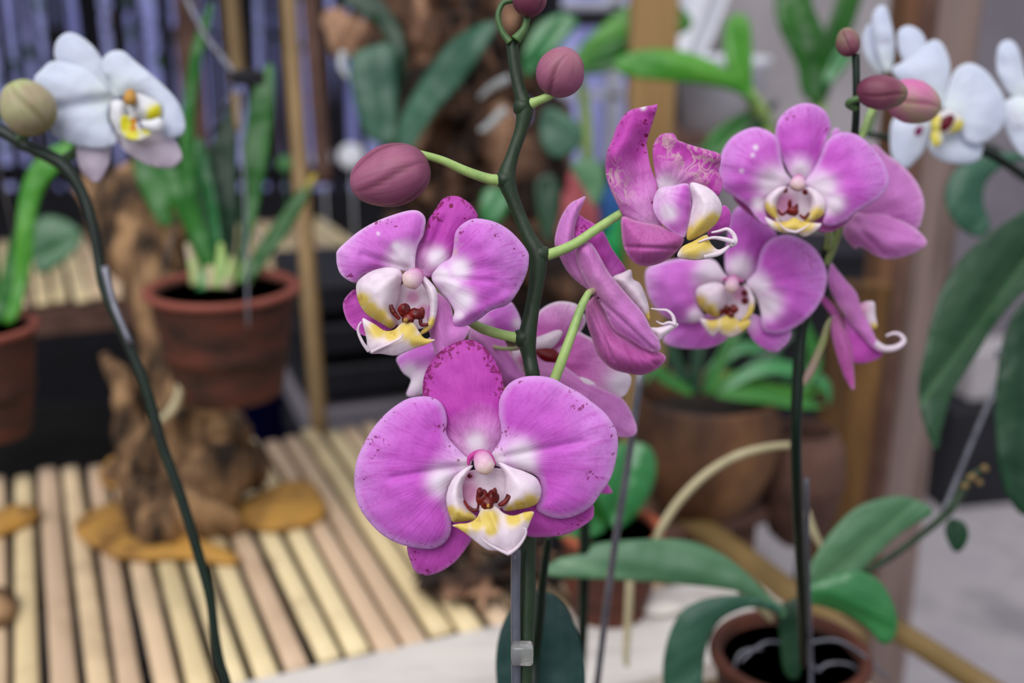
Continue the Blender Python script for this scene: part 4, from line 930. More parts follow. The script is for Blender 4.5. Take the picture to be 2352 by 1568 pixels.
def lumps(fl, crop, d, lst, strokes=(), m='callus', name='callus'):
    g = Geo()
    for x, y, r, sx_, sy_, off in lst:
        (a, b), = T(crop, [(x, y)]); g.blob(P(a, b, d * (1 + off / FP)), r / crop[2] * d / FP, (sx_, 1, sy_), nz=.25, nf=400)
    for pts, r, off in strokes:
        pp = T(crop, pts); n = len(pp)
        g.tube([P(x, y, d * (1 + off / FP)) for x, y in pp], [r * (1 - .35 * abs(2 * i / (n - 1) - 1)) * d / FP for i in range(n)], 8, 6)
    return build(name, g, M[m], fl)
def bud(parent, crop, c, a, b, ang, d, m, label=None, grooves=3, phase=.4, toward=0.0, pointed=.25):
    """egg-shaped bud with sepal seams; a, b half length and half width in crop px; ang in degrees, screen-wise"""
    (x, y), = T(crop, [c]); k = d / FP / crop[2]; cen = P(x, y, d); g = Geo()
    R_ = Vector((1, 0, 0)); Up = Vector((0, SP, CP)); Fw = Vector((0, -CP, SP))
    w = math.radians(ang); ax = (R_ * math.cos(w) + Up * math.sin(w)) * math.cos(toward) + Fw * math.sin(toward); ax.normalize()
    s1 = ax.cross(Fw).normalized() if abs(ax.dot(Fw)) < .98 else ax.cross(Up).normalized(); s2 = ax.cross(s1); v = []; f = []; nu, nv = 60, 30; at = {'b': [], 'ang': [], 'grv': []}
    for j in range(nv + 1):
        t = math.pi * j / nv
        for i in range(nu):
            q = 2 * math.pi * i / nu; gr = 0
            for s_ in range(grooves):
                dq = (q - phase - s_ * 2 * math.pi / grooves - .35 * math.cos(t)) ; dq = (dq + math.pi) % (2 * math.pi) - math.pi
                gr = max(gr, math.exp(-(dq / .10) ** 2))
            rad = math.sin(t) ** (0.86) * (1 - pointed * .5 * max(0, -math.cos(t))) * (1 - .07 * gr * math.sin(t)) 
            rad *= 1 + .02 * math.sin(3 * q + 1)
            v.append(cen + ax * (math.cos(t) * a * k) * -1 + (s1 * math.cos(q) + s2 * math.sin(q)) * rad * b * k)
            at['b'].append(j / nv); at['ang'].append(q); at['grv'].append(gr * math.sin(t))
    for j in range(nv):
        for i in range(nu): i2 = (i + 1) % nu; f.append((j * nu + i, j * nu + i2, (j + 1) * nu + i2, (j + 1) * nu + i))
    g.add(v, f, at); return build('bud', g, M[m], parent, label=label)

# ---- staging shelf and pots that carry the front and left spikes (below the frame)
ns = empty('potting_shelf', (0, .42, 0), label='plain timber shelf nearest the viewer, carrying the potted orchids', cat='shelf')
g = Geo(); g.box((-.05, .42, .66), (1.1, .36, .03), bev=.004); build('shelf_board', g, M['brown_beam'], ns, smooth=False)
for sx_ in (-.55, .45):
    for sy_ in (.28, .56):
        g = Geo(); g.box((sx_, sy_, .3225), (.04, .04, .645)); build('leg', g, M['brown_beam'], ns, smooth=False)

# =============================== FRONT PINK ORCHID
A = empty('orchid_plant', P(1205, 1900, .44), label='sharp pink moth orchid nearest the viewer, its zigzag dark stem with three purple buds', cat='orchid')
DA = .430
SF = (0, 0, 1)
stick(A, SF, [(1175, 92), (1182, 150), (1193, 205), (1205, 250), (1196, 300), (1176, 360), (1164, 410), (1180, 462), (1212, 540), (1235, 588), (1232, 650), (1222, 710), (1211, 778), (1216, 820), (1226, 880), (1232, 980, .45), (1224, 1120, .45), (1212, 1250, .445), (1211, 1400, .442), (1205, 1600, .44), (1200, 1850, .44), (1200, 2290, .45)],
      [14, 14, 15, 20, 15, 15, 21, 16, 17, 22, 18, 17, 21, 17, 17, 17, 17, 19, 19, 17, 17, 17], DA, 'stem', 'stem')
stick(A, SF, [(1172, 98), (1153, 72), (1144, 38), (1155, 8), (1182, -2), (1195, -30)], [9, 7, 7, 6.5, 6, 5], .428, 'stem_mid', 'flower_stalk')
stick(A, SF, [(1184, 92), (1204, 66), (1212, 30), (1214, 0)], [13, 9, 8, 8], .427, 'stem_mid', 'flower_stalk')
bud(A, C7, (980, -10), 95, 88, 60, .424, 'bud_dark', phase=1.5)
bud(A, C7, (1136, 370), 128, 126, 55, .426, 'bud', toward=.7, phase=2.6, label='round purple bud on the right of the stem')
bud(A, C7, (260, 905), 210, 162, 196, .424, 'bud', phase=.75, grooves=5, pointed=.3, label='large ribbed purple bud on the left of the stem')
stick(A, SF, [(1158, 416, .430), (1120, 410, .429), (1068, 392, .427), (1015, 368, .425), (958, 352, .424)], [15, 12, 11, 9.5, 9], .43, 'stalk', 'flower_stalk')
stick(A, SF, [(1210, 242, .43), (1235, 232, .429), (1262, 220, .428), (1285, 200, .427)], [15, 10.5, 10, 9], .43, 'stalk', 'flower_stalk')
for (x, y) in ((1200, 248), (1160, 415), (1242, 586), (1200, 778)):
    g = Geo(); c_ = P(x, y, DA); g.lathe(c_ - Vector((0, 0, .003)), [(.002, 0), (.0034, .0015), (.0036, .004), (.0028, .006), (.001, .0065)], 16); build('node_bract', g, M['stem'], A)

# --- flower 1: large, lowest
F = empty('flower', P(1115, 1075, .42), A, label='large open pink flower at the bottom, facing the viewer')
d1 = .402
pet(F, C1, 'sepal', [(870, 810), (780, 800), (690, 740), (620, 660), (570, 570), (535, 470), (516, 390), (520, 300), (545, 230), (590, 160), (650, 108), (720, 72), (790, 54), (840, 62), (885, 88), (930, 132), (975, 200), (1010, 290), (1020, 380), (1035, 500), (1050, 600), (1030, 700), (960, 790)],
    (870, 800), (780, 80), d1, 'sepal_spot', off=24, bulge=26, tilt=(0, -.05), keel=6, arch=10, label='magenta sepal with dark speckled rim', spots={'pale': [(850, 690, 70)], 'freckle': [(850, 720, 60)]})
pet(F, C1, 'sepal', [(860, 880), (700, 950), (560, 1100), (450, 1240), (418, 1340), (440, 1430), (470, 1492), (535, 1518), (620, 1497), (710, 1440), (775, 1365), (830, 1270), (880, 1100), (900, 950)],
    (870, 880), (520, 1500), d1, 'sepal_deep', off=34, bulge=18, tilt=(0, .05), arch=14, spots={'freckle': [(440, 1400, 90), (540, 1500, 70)]})
pet(F, C1, 'sepal', [(930, 880), (1000, 850), (1200, 900), (1400, 980), (1560, 1060), (1580, 1120), (1565, 1170), (1470, 1235), (1370, 1270), (1250, 1280), (1160, 1270), (1080, 1200), (980, 1080)],
    (930, 880), (1570, 1130), d1, 'sepal_deep', off=36, bulge=18, tilt=(0, .05), arch=14, spots={'freckle': [(1480, 1200, 60)]})
pet(F, C1, 'petal', [(822, 815), (775, 770), (720, 715), (680, 670), (660, 620), (668, 560), (655, 490), (620, 435), (560, 408), (500, 405), (410, 425), (300, 500), (210, 600), (150, 700), (107, 800), (92, 900), (95, 1000), (120, 1090), (180, 1180), (260, 1260), (350, 1312), (430, 1338), (530, 1353), (600, 1345), (660, 1305), (692, 1240), (690, 1150), (668, 1080), (664, 1000), (700, 930), (770, 880)],
    (825, 830), (130, 960), d1, 'petal', off=-2, bulge=22, ripple=7, keel=5, curl=12, sh=.22, fold=[(800, 830, 330, 910, 7, 22), (800, 830, 600, 500, -6, 60)], label='broad left petal', step=5,
    spots={'freckle': [(640, 600, 70), (690, 720, 70), (240, 690, 90), (180, 790, 40)], 'dark': [(738, 803, 14), (700, 915, 13)], 'pale': [(790, 830, 60), (640, 930, 110)]})
pet(F, C1, 'petal', [(930, 790), (965, 730), (1000, 670), (1002, 600), (988, 520), (990, 440), (1012, 380), (1060, 320), (1130, 287), (1220, 278), (1320, 292), (1400, 335), (1500, 390), (1580, 450), (1650, 510), (1700, 580), (1725, 640), (1728, 720), (1710, 830), (1680, 920), (1620, 1010), (1570, 1080), (1500, 1130), (1420, 1160), (1340, 1163), (1265, 1138), (1220, 1100), (1240, 1040), (1250, 960), (1228, 905), (1150, 868), (1060, 850), (980, 840)],
    (935, 810), (1640, 640), d1, 'petal', off=-4, bulge=22, ripple=7, keel=5, curl=12, sh=.22, fold=[(960, 790, 1500, 690, 7, 22)], label='broad right petal', step=5,
    spots={'freckle': [(1040, 640, 80), (1000, 740, 60), (1480, 460, 75), (1560, 900, 60)], 'dark': [(1025, 775, 9)], 'pale': [(980, 800, 70), (1130, 770, 110), (1150, 830, 90)]})
# throat backing, lip, callus, column
lobes(F, C1, d1, [
    ([(790, 880), (850, 860), (950, 850), (1030, 870), (1040, 950), (1030, 1060), (960, 1120), (850, 1110), (780, 1060), (765, 980)], (900, 870), (900, 1100), dict(off=0, bulge=-6, spots={'pnk': [(800, 900, 50), (790, 1000, 90)], 'red': [(806, 900, 16)]})),
    ([(828, 833), (790, 845), (750, 870), (712, 905), (680, 960), (661, 1030), (668, 1100), (690, 1165), (705, 1186), (760, 1184), (835, 1172), (848, 1150), (805, 1110), (772, 1050), (764, 980), (776, 920), (805, 870)], (830, 840), (740, 1180), dict(off=-22, bulge=26, tilt=(0, -.04), spots={'yel': [(740, 1160, 52), (800, 1165, 46), (690, 1120, 34)], 'red': []})),
    ([(985, 815), (1020, 822), (1070, 845), (1150, 872), (1218, 908), (1246, 955), (1252, 1010), (1228, 1068), (1175, 1095), (1100, 1110), (1030, 1117), (1004, 1085), (1022, 1000), (1024, 900), (1000, 850)], (985, 820), (1120, 1110), dict(off=-22, bulge=34, spots={'yel': [(1190, 1060, 46), (1120, 1090, 40), (1060, 1110, 30)]})),
    ([(698, 1207), (730, 1222), (790, 1262), (850, 1310), (920, 1358), (1000, 1368), (1050, 1390), (1085, 1368), (1125, 1310), (1165, 1230), (1190, 1170), (1206, 1122), (1150, 1124), (1080, 1145), (1020, 1130), (965, 1085), (925, 1070), (885, 1090), (850, 1160), (800, 1190), (740, 1196)], (925, 1080), (1040, 1385), dict(off=-50, bulge=20, tilt=(0, -.12), keel=-8, spots={'yel': [(930, 1170, 62), (940, 1230, 40), (760, 1215, 50), (850, 1190, 50), (1080, 1160, 50), (1170, 1140, 40)]})),
    ], [([(1050, 1383), (1110, 1335), (1150, 1275), (1158, 1235), (1140, 1222)], 4.6, [-70, -78, -84, -88, -90]), ([(1050, 1385), (985, 1355), (930, 1325), (885, 1290), (872, 1262)], 4.2, [-72, -80, -86, -90, -92])], label='white and yellow lip with a red-brown throat')
lumps(F, C1, d1, [(884, 1032, 44, .85, 1.1, -44), (952, 1032, 42, .85, 1.15, -46), (872, 1004, 28, .8, 1.0, -56), (962, 1004, 26, .7, 1.2, -58), (920, 1070, 46, .9, 1.0, -50)],
      [([(772, 1050), (795, 1090), (830, 1112), (856, 1105), (862, 1070)], 4.0, -34), ([(985, 1082), (1020, 1065), (1060, 1022)], 6, -42), ([(1000, 1070), (1030, 1050), (1042, 1012)], 4, -42), ([(800, 888), (822, 905)], 4, -10)])
lumps(F, C1, d1, [(922, 1085, 16, .7, 1.0, -74)], m='bark', name='callus_tooth')
column(F, C1, (878, 770), (918, 885), 22, d1, -24)
g = Geo(); pp = T(C1, [(800, 832), (806, 790), (845, 760), (890, 752), (935, 772), (968, 830)]); g.tube([P(x, y, d1 * (1 - 16 / FP)) for x, y in pp], [3, 5, 6, 6, 5, 3] and [r * d1 / FP for r in (3, 5.5, 6.5, 6.5, 5.5, 3)], 10, 6)
g.a['b'] = [0.02] * len(g.v); build('column_collar', g, M['column'], F)
stick(F, C1, [(1330, 330, .455), (1100, 500, .44), (930, 720, .418), (900, 800, .408)], 9, .43, 'stalk', 'flower_stalk')
stick(A, SF, [(1352, 672, .43), (1335, 706, .428), (1310, 775, .425), (1282, 850, .425), (1262, 900, .428), (1240, 940, .44)], [8, 10, 11, 12, 12, 10], .43, 'stalk', 'flower_stalk', 'pale green flower stalk of the side-facing flower')
# --- flower 2: upper left
F = empty('flower', P(955, 640, .43), A, label='open pink flower left of the stem, turned to the left')
d2 = .412
pet(F, C2, 'sepal', [(720, 700), (672, 660), (660, 580), (690, 490), (745, 420), (780, 330), (800, 270), (855, 190), (900, 122), (955, 99), (1020, 100), (1090, 138), (1140, 190), (1172, 262), (1130, 330), (1060, 420), (1000, 500), (960, 600), (900, 670), (800, 710)],
    (740, 690), (1000, 110), d2, 'sepal_spot', off=22, bulge=20, arch=16, fold=[(760, 640, 960, 200, 9, 40), (860, 240, 790, 420, -9, 40)], spots={'dark': [(968, 172, 22), (905, 150, 12), (1075, 268, 10), (835, 320, 12), (790, 285, 14)], 'freckle': [(850, 280, 110)], 'pale': [(860, 560, 90)]}, label='magenta sepal with dark spots')
pet(F, C2, 'sepal', [(600, 900), (420, 880), (300, 830), (245, 796), (200, 830), (160, 885), (158, 950), (190, 1040), (250, 1105), (340, 1150), (520, 1100), (620, 1000)],
    (640, 850), (170, 960), d2, 'sepal_deep', off=36, bulge=14, arch=16, curl=-14)
pet(F, C2, 'sepal', [(800, 800), (870, 820), (960, 900), (1000, 1040), (1110, 1075), (1100, 1120), (1060, 1185), (980, 1275), (930, 1335), (890, 1350), (855, 1285), (822, 1190), (800, 1100), (780, 950)],
    (800, 800), (920, 1330), d2, 'petal_pale', off=16, bulge=14, arch=-20, fold=[(860, 900, 900, 1320, -12, 50)], label='pale dusty pink lower sepal')
pet(F, C2, 'petal', [(690, 665), (697, 600), (703, 530), (722, 460), (756, 400), (770, 340), (778, 285), (762, 240), (715, 207), (640, 208), (520, 243), (400, 290), (280, 358), (180, 440), (112, 508), (106, 560), (112, 620), (135, 680), (180, 722), (245, 752), (280, 735), (300, 700), (400, 670), (520, 650), (600, 660)],
    (690, 670), (150, 500), d2, 'petal_soft', off=0, bulge=28, ripple=10, arch=-12, fold=[(640, 640, 300, 540, 6, 25)], sh=.12, spots={'pale': [(610, 560, 120), (420, 380, 14), (560, 480, 50)], 'freckle': [(410, 300, 90), (520, 300, 80), (200, 700, 60)]}, step=5)
pet(F, C2, 'petal', [(820, 700), (850, 650), (900, 600), (965, 560), (985, 480), (1000, 370), (1060, 302), (1150, 266), (1290, 290), (1400, 350), (1490, 440), (1545, 520), (1552, 570), (1540, 660), (1500, 760), (1440, 860), (1380, 920), (1270, 955), (1190, 1015), (1100, 1068), (1030, 1082), (985, 1060), (978, 1020), (990, 960), (945, 880), (880, 810), (835, 750)],
    (815, 705), (1540, 560), d2, 'petal', off=-6, bulge=30, ripple=10, curl=8, sh=.28, step=5, fold=[(820, 700, 1300, 740, 6, 24), (1000, 1040, 1440, 840, -5, 40)],
    spots={'pale': [(900, 700, 90), (1030, 640, 100), (960, 780, 100), (1050, 880, 110), (1020, 980, 60)], 'dark': [(915, 780, 20), (930, 805, 22), (960, 816, 8), (880, 662, 11), (1370, 442, 10), (1385, 438, 9), (1440, 496, 8)], 'freckle': [(1300, 390, 60), (1040, 350, 60)], 'scar': [(1015, 440, 30), (995, 520, 26)]})
lobes(F, C2, d2, [
    ([(600, 760), (700, 720), (790, 760), (830, 860), (830, 980), (780, 1080), (640, 1100), (540, 1040), (540, 930)], (700, 740), (680, 1080), dict(off=6, bulge=-6, spots={'pnk': [(760, 960, 60), (680, 860, 60)]})),
    ([(255, 812), (262, 745), (320, 690), (400, 650), (500, 632), (580, 650), (602, 700), (592, 760), (580, 830), (562, 900), (545, 960), (565, 1040), (522, 1092), (440, 1052), (340, 990), (280, 910)], (600, 690), (400, 1020), dict(off=-26, bulge=44, spots={'yel': [(300, 880, 55), (360, 950, 60), (430, 1000, 56), (500, 1060, 44)]})),
    ([(718, 688), (770, 700), (822, 750), (856, 800), (867, 860), (862, 960), (838, 1060), (800, 1110), (740, 1140), (730, 1128), (782, 1060), (806, 980), (802, 880), (770, 790), (728, 722)], (722, 690), (760, 1130), dict(off=-34, bulge=16, spots={'yel': [(830, 1050, 40), (780, 1115, 44)]})),
    ([(300, 1020), (345, 1032), (400, 1062), (470, 1108), (540, 1100), (600, 1050), (680, 1050), (725, 1110), (770, 1165), (850, 1175), (790, 1208), (700, 1240), (600, 1280), (540, 1296), (440, 1282), (350, 1272), (330, 1160)], (630, 1060), (380, 1270), dict(off=-60, bulge=18, tilt=(0, -.1), spots={'yel': [(420, 1100, 66), (520, 1130, 60), (640, 1110, 70), (760, 1180, 60), (700, 1180, 50)]})),
    ], [([(350, 1262), (305, 1200), (270, 1120), (275, 1070), (296, 1040)], 4.6, [-70, -80, -86, -90, -90]), ([(370, 1268), (440, 1235), (520, 1200), (590, 1165), (608, 1125)], 4.4, [-70, -82, -90, -94, -96])], label='white and yellow lip with red throat, tendrils curling')
lumps(F, C2, d2, [(615, 958, 48, .9, 1.15, -46), (705, 980, 50, 1.0, .9, -48), (750, 975, 32, .7, 1.4, -48), (648, 1016, 50, 1.0, .8, -50)],
      [([(515, 912), (532, 965), (582, 1022)], 6, -50), ([(748, 950), (738, 1010), (745, 1062), (795, 1060)], 5, -46)])
lumps(F, C2, d2, [(628, 1030, 18, 1, 1, -72)], m='bark', name='callus_tooth')
column(F, C2, (712, 690), (625, 765), 22, d2, -30)
stick(A, SF, [(1205, 778, .43), (1170, 772, .429), (1130, 762, .428), (1090, 745, .428), (1030, 700, .425), (985, 655, .418)], [16, 12, 12, 11, 9, 8], .43, 'stalk', 'flower_stalk')
# --- flower 3: withered, top right of the stem
F = empty('flower', P(1520, 450, .43), A, label='half-withered pink flower at the right end of the upper stalk')
d3 = .432
pet(F, C3, 'petal', [(716, 50), (690, 50), (640, 58), (560, 82), (505, 150), (475, 230), (446, 300), (440, 400), (460, 480), (500, 570), (545, 650), (620, 690), (700, 720), (740, 700), (712, 560), (712, 470), (680, 380), (664, 300), (660, 240), (690, 140)], (700, 690), (640, 80), d3, 'petal_scar', off=0, bulge=16, ripple=12,
    fold=[(700, 60, 480, 300, -26, 70), (480, 300, 520, 560, -16, 50), (640, 120, 600, 470, 26, 60)], spots={'dark': [(655, 210, 14), (640, 262, 10), (652, 130, 10), (690, 565, 11), (625, 240, 7), (650, 300, 8)], 'freckle': [(650, 160, 70), (640, 260, 60)], 'pale': [(640, 62, 18)], 'scar': [(460, 420, 80), (520, 500, 70)]}, step=4, label='folded upright petal, scarred at its back')
pet(F, C3, 'sepal', [(720, 500), (700, 400), (690, 310), (697, 250), (732, 205), (790, 197), (815, 215), (825, 235), (900, 262), (980, 285), (1046, 308), (1050, 350), (1040, 400), (1060, 450), (1050, 515), (1020, 530), (960, 500), (860, 490), (780, 500)], (780, 500), (900, 260), d3, 'petal_scar', off=14, bulge=20, ripple=14,
    fold=[(790, 215, 1040, 330, -14, 34)], spots={'scar': [(760, 255, 60), (830, 290, 70), (900, 340, 90), (960, 400, 80), (1000, 340, 60)], 'pale': [(760, 480, 70)]}, step=4, label='magenta sepal with a dry pale web of scars')
pet(F, C3, 'sepal', [(528, 640), (600, 660), (700, 680), (780, 705), (852, 740), (846, 790), (800, 842), (740, 882), (660, 902), (590, 882), (540, 812), (524, 720)], (700, 640), (650, 890), d3, 'petal_back', off=-22, bulge=50, ripple=6, fold=[(560, 800, 830, 810, 8, 10)], step=4, label='dusky rose cupped lower sepal')
pet(F, C3, 'petal', [(720, 492), (800, 475), (880, 468), (898, 560), (892, 640), (872, 720), (850, 752), (780, 712), (715, 650), (690, 575)], (720, 500), (850, 740), d3, 'petal_soft', off=-30, bulge=22, spots={'pale': [(770, 620, 60)]}, step=4)
pet(F, C3, 'sepal', [(1062, 580), (1100, 610), (1104, 660), (1080, 712), (1000, 745), (980, 722), (1020, 660)], (960, 700), (1090, 620), d3, 'sepal_deep', off=20, bulge=10, step=4)
lobes(F, C3, d3, [
    ([(888, 464), (950, 470), (1010, 505), (1050, 560), (1056, 610), (1030, 672), (960, 732), (872, 762), (888, 640), (900, 560)], (890, 480), (900, 740), dict(off=-50, bulge=34, spots={'yel': [(900, 740, 52), (960, 700, 50), (1010, 660, 40)]})),
    ([(820, 850), (845, 800), (900, 772), (975, 735), (992, 772), (1030, 812), (1062, 806), (1100, 782), (1070, 828), (1010, 856), (940, 869), (880, 868)], (900, 780), (1080, 800), dict(off=-56, bulge=12, spots={'yel': [(900, 800, 60), (960, 780, 50)]})),
    ], [([(1100, 790), (1126, 772), (1118, 735), (1085, 706), (1040, 716), (1000, 724)], 7.5, -60), ([(1120, 775), (1060, 757), (1000, 752), (930, 775)], 6.5, -66), ([(960, 850), (1040, 835), (1090, 800), (1122, 776)], 7, -58)], label='pale lip with yellow edge and white tendrils')
stick(A, SF, [(1238, 588, .43), (1268, 582, .43), (1320, 560, .431), (1372, 525, .432), (1430, 488, .434), (1470, 470, .436)], [16, 12.5, 11.5, 11, 10, 9], .43, 'stalk', 'flower_stalk', 'pale green stalk of the withered flower')
# --- flower 4: side view
F = empty('flower', P(1360, 670, .44), A, label='pink flower seen from the side, right of the stem')
d4 = .440
pet(F, C3, 'petal', [(296, 632), (330, 650), (372, 672), (430, 722), (470, 800), (510, 860), (548, 918), (530, 950), (480, 965), (400, 860), (350, 775), (292, 805), (274, 720)], (400, 1000), (320, 640), d4, 'sepal_deep', off=18, bulge=10, tilt=(.3, 0), spots={'dark': [(312, 700, 9), (345, 690, 6)], 'freckle': [(320, 700, 60)]}, step=4)
pet(F, C3, 'sepal', [(335, 532), (300, 545), (250, 572), (205, 640), (178, 720), (171, 790), (200, 860), (240, 932), (300, 992), (370, 1032), (345, 965), (300, 900), (281, 800), (275, 720), (290, 650), (318, 580)], (375, 1030), (320, 545), d4, 'petal_pale', off=4, bulge=22, ripple=6, fold=[(300, 560, 230, 800, -10, 30)], step=4)
pet(F, C3, 'sepal', [(385, 1062), (420, 1112), (480, 1220), (560, 1280), (640, 1322), (720, 1352), (762, 1388), (720, 1442), (640, 1477), (560, 1470), (470, 1442), (400, 1372), (370, 1292), (340, 1200), (334, 1110), (362, 1075)], (380, 1065), (750, 1390), d4, 'petal_back', off=0, bulge=46, ripple=6, fold=[(380, 1100, 700, 1420, 8, 10), (360, 1120, 480, 1400, 6, 9)], step=4, label='dusky rose sepal bulging below')
pet(F, C3, 'petal', [(283, 800), (350, 775), (380, 800), (410, 850), (455, 930), (520, 1010), (580, 1080), (640, 1150), (682, 1230), (722, 1290), (732, 1340), (702, 1357), (640, 1335), (560, 1285), (480, 1232), (430, 1130), (385, 1065), (350, 1010), (305, 920)], (385, 1050), (500, 1080), d4, 'petal_pale', off=-26, bulge=34, ripple=8, fold=[(350, 800, 640, 1240, -8, 50), (410, 1080, 690, 1340, 6, 9)], step=4, spots={'dark': [(400, 1070, 10), (410, 1090, 8)]}, label='long pale petal seen edge-on from behind')
lobes(F, C3, d4, [
    ([(478, 962), (530, 936), (575, 920), (585, 968), (622, 992), (648, 1042), (668, 1110), (674, 1190), (640, 1150), (580, 1080), (520, 1010)], (480, 970), (660, 1160), dict(off=14, bulge=20, spots={'yel': [(676, 1170, 26)]})),
    ([(670, 1228), (720, 1226), (760, 1212), (805, 1198), (828, 1212), (800, 1236), (745, 1280), (722, 1296), (700, 1260)], (680, 1250), (810, 1206), dict(off=2, bulge=14)),
    ], [([(806, 1208), (796, 1165), (765, 1136), (720, 1132), (680, 1126)], 5.2, 0), ([(810, 1210), (775, 1200), (742, 1208), (708, 1192)], 4.6, -6)], label='white lip with two thin tendrils')
stick(F, SF, [(1352, 672, .43), (1366, 668, .435), (1378, 676, .441)], [8, 8, 7], .43, 'stalk_pink', 'flower_stalk')
# --- flower 5: behind, lower left of the stem
F = empty('flower', P(1130, 760, .48), A, label='pink and white flower behind the left flower, seen from the back')
d5 = .478
pet(F, C2, 'petal', [(860, 1150), (760, 1190), (660, 1240), (560, 1310), (575, 1370), (612, 1430), (665, 1470), (655, 1520), (632, 1592), (700, 1600), (790, 1560), (860, 1440), (900, 1300)], (1100, 1150), (640, 1480), d5, 'petal_magenta' if 'petal_magenta' in M else 'petal_soft', off=10, bulge=16, spots={'pale': [(720, 1500, 140), (660, 1420, 80)]})
pet(F, C2, 'petal', [(1100, 1020), (1180, 1000), (1270, 950), (1400, 888), (1455, 945), (1490, 1030), (1488, 1112), (1440, 1160), (1380, 1150), (1300, 1130), (1180, 1080)], (1150, 1120), (1460, 980), d5, 'petal_soft', off=6, bulge=20, spots={'pale': [(1480, 1060, 60)]})
pet(F, C2, 'sepal', [(1110, 1090), (1140, 1075), (1230, 1110), (1340, 1140), (1420, 1290), (1480, 1390), (1540, 1450), (1500, 1520), (1400, 1540), (1300, 1500), (1220, 1400), (1160, 1260), (1100, 1180)], (1110, 1100), (1500, 1470), d5, 'petal_pale', off=-4, bulge=22, fold=[(1150, 1130, 1450, 1480, -14, 34), (1220, 1130, 1500, 1440, 10, 22)])
pet(F, C2, 'sepal', [(1130, 1100), (1170, 1130), (1220, 1230), (1300, 1330), (1360, 1480), (1330, 1600), (1240, 1560), (1180, 1400), (1130, 1250)], (1120, 1090), (1330, 1520), d5, 'petal_back', off=-16, bulge=14)
lobes(F, C2, d5, [([(1420, 1270), (1470, 1220), (1540, 1210), (1560, 1260), (1530, 1350), (1500, 1420), (1460, 1380)], (1540, 1220), (1470, 1380), dict(off=4, bulge=10, spots={'pnk': [(1500, 1330, 50)]}))], label='pale lip edge beside the stem')
stick(A, SF, [(1205, 790, .435), (1185, 800, .45), (1150, 800, .47), (1110, 790, .482)], [8, 5, 5, 5], .43, 'brown_beam' if False else 'stalk_pink', 'flower_stalk')
# --- flower 6: behind, right of the stem
F = empty('flower', P(1290, 800, .49), A, label='pink flower with white petal edges behind the stem, mostly hidden by the lowest flower')
d6 = .480
pet(F, C3, 'petal', [(60, 1250), (66, 1180), (100, 1130), (160, 1096), (220, 1088), (290, 1105), (325, 1150), (335, 1200), (290, 1270), (220, 1330), (150, 1360), (90, 1380), (50, 1330)], (100, 1400), (230, 1095), d6, 'petal_mag', off=0, bulge=24, step=5)
pet(F, C3, 'petal', [(150, 1400), (220, 1310), (290, 1250), (330, 1265), (390, 1300), (450, 1375), (520, 1440), (576, 1490), (560, 1560), (520, 1600), (440, 1600), (330, 1560), (220, 1500)], (120, 1400), (560, 1500), d6, 'petal_mag', off=-6, bulge=22, step=5, spots={'pale': [(540, 1530, 110)]})
pet(F, C1, 'sepal', [(1150, 170), (1200, 118), (1300, 160), (1400, 220), (1500, 290), (1620, 350), (1745, 412), (1800, 482), (1842, 580), (1840, 640), (1780, 662), (1700, 650), (1560, 600), (1400, 500), (1250, 400), (1160, 300)], (1150, 200), (1830, 610), d6, 'petal_pale', off=-24, bulge=20, step=5, label='long pale sepal reaching right above the large petal')
pet(F, C1, 'sepal', [(1230, 300), (1300, 330), (1480, 600), (1620, 870), (1690, 990), (1690, 1004), (1640, 1010), (1540, 960), (1380, 740), (1250, 480), (1190, 360)], (1210, 300), (1690, 1000), d6, 'sepal_deep', off=6, bulge=6, step=5)
lobes(F, C3, d6, [([(60, 1290), (120, 1262), (180, 1240), (212, 1250), (190, 1300), (140, 1345), (60, 1350)], (60, 1330), (200, 1250), dict(off=-24, bulge=10)),
                  ([(70, 1345), (120, 1335), (180, 1350), (200, 1390), (160, 1420), (90, 1400)], (80, 1380), (190, 1390), dict(off=-30, bulge=10, spots={'red': [(130, 1370, 80)]})),
                  ([(300, 1490), (350, 1500), (390, 1530), (370, 1560), (320, 1540)], (300, 1500), (380, 1540), dict(off=-30, bulge=6))], label='lip with a crimson patch')
# lower leaf, second stem, stake and clip
leaf(A, [(1190, 1372), (1160, 1420), (1142, 1480), (1140, 1560), (1160, 1680), (1250, 1800), (1330, 1680), (1345, 1560), (1335, 1480), (1305, 1400), (1262, 1360), (1220, 1355)], (1240, 1800), (1235, 1360), .56, 'leaf_blue', bulge=16, ripple=6, step=10)
stick(A, SF, [(1262, 1230, .52), (1248, 1320, .53), (1240, 1420, .54), (1225, 1560, .55), (1215, 1900, .5)], [9, 10, 11, 12, 12], .5, 'stem_black', 'young_flower_spike')
g = Geo(); g.tube(Z((1185, 1262, .436), (1184, 1400, .437), (1186, 1600, .438), (1188, 2290, .45)), [.0019] * 4, 10, 4)
build('plant_stake', g, M['stake'], origin=P(1186, 1600, .438), label='thin grey stake tied to the front orchid stem below the largest flower', cat='stake')
c_ = P(1199, 1500, .434); g = Geo(); g.box(c_, (.0085, .006, .0085), bev=.001); build('plant_clip', g, M['clip'], origin=c_, label='clear plastic clip around the front stem and its grey stake', cat='clip')
clay_pot(1200, 2180, .46, .055, .115, 'terracotta pot of the front pink orchid, below the frame', body='terra_small')

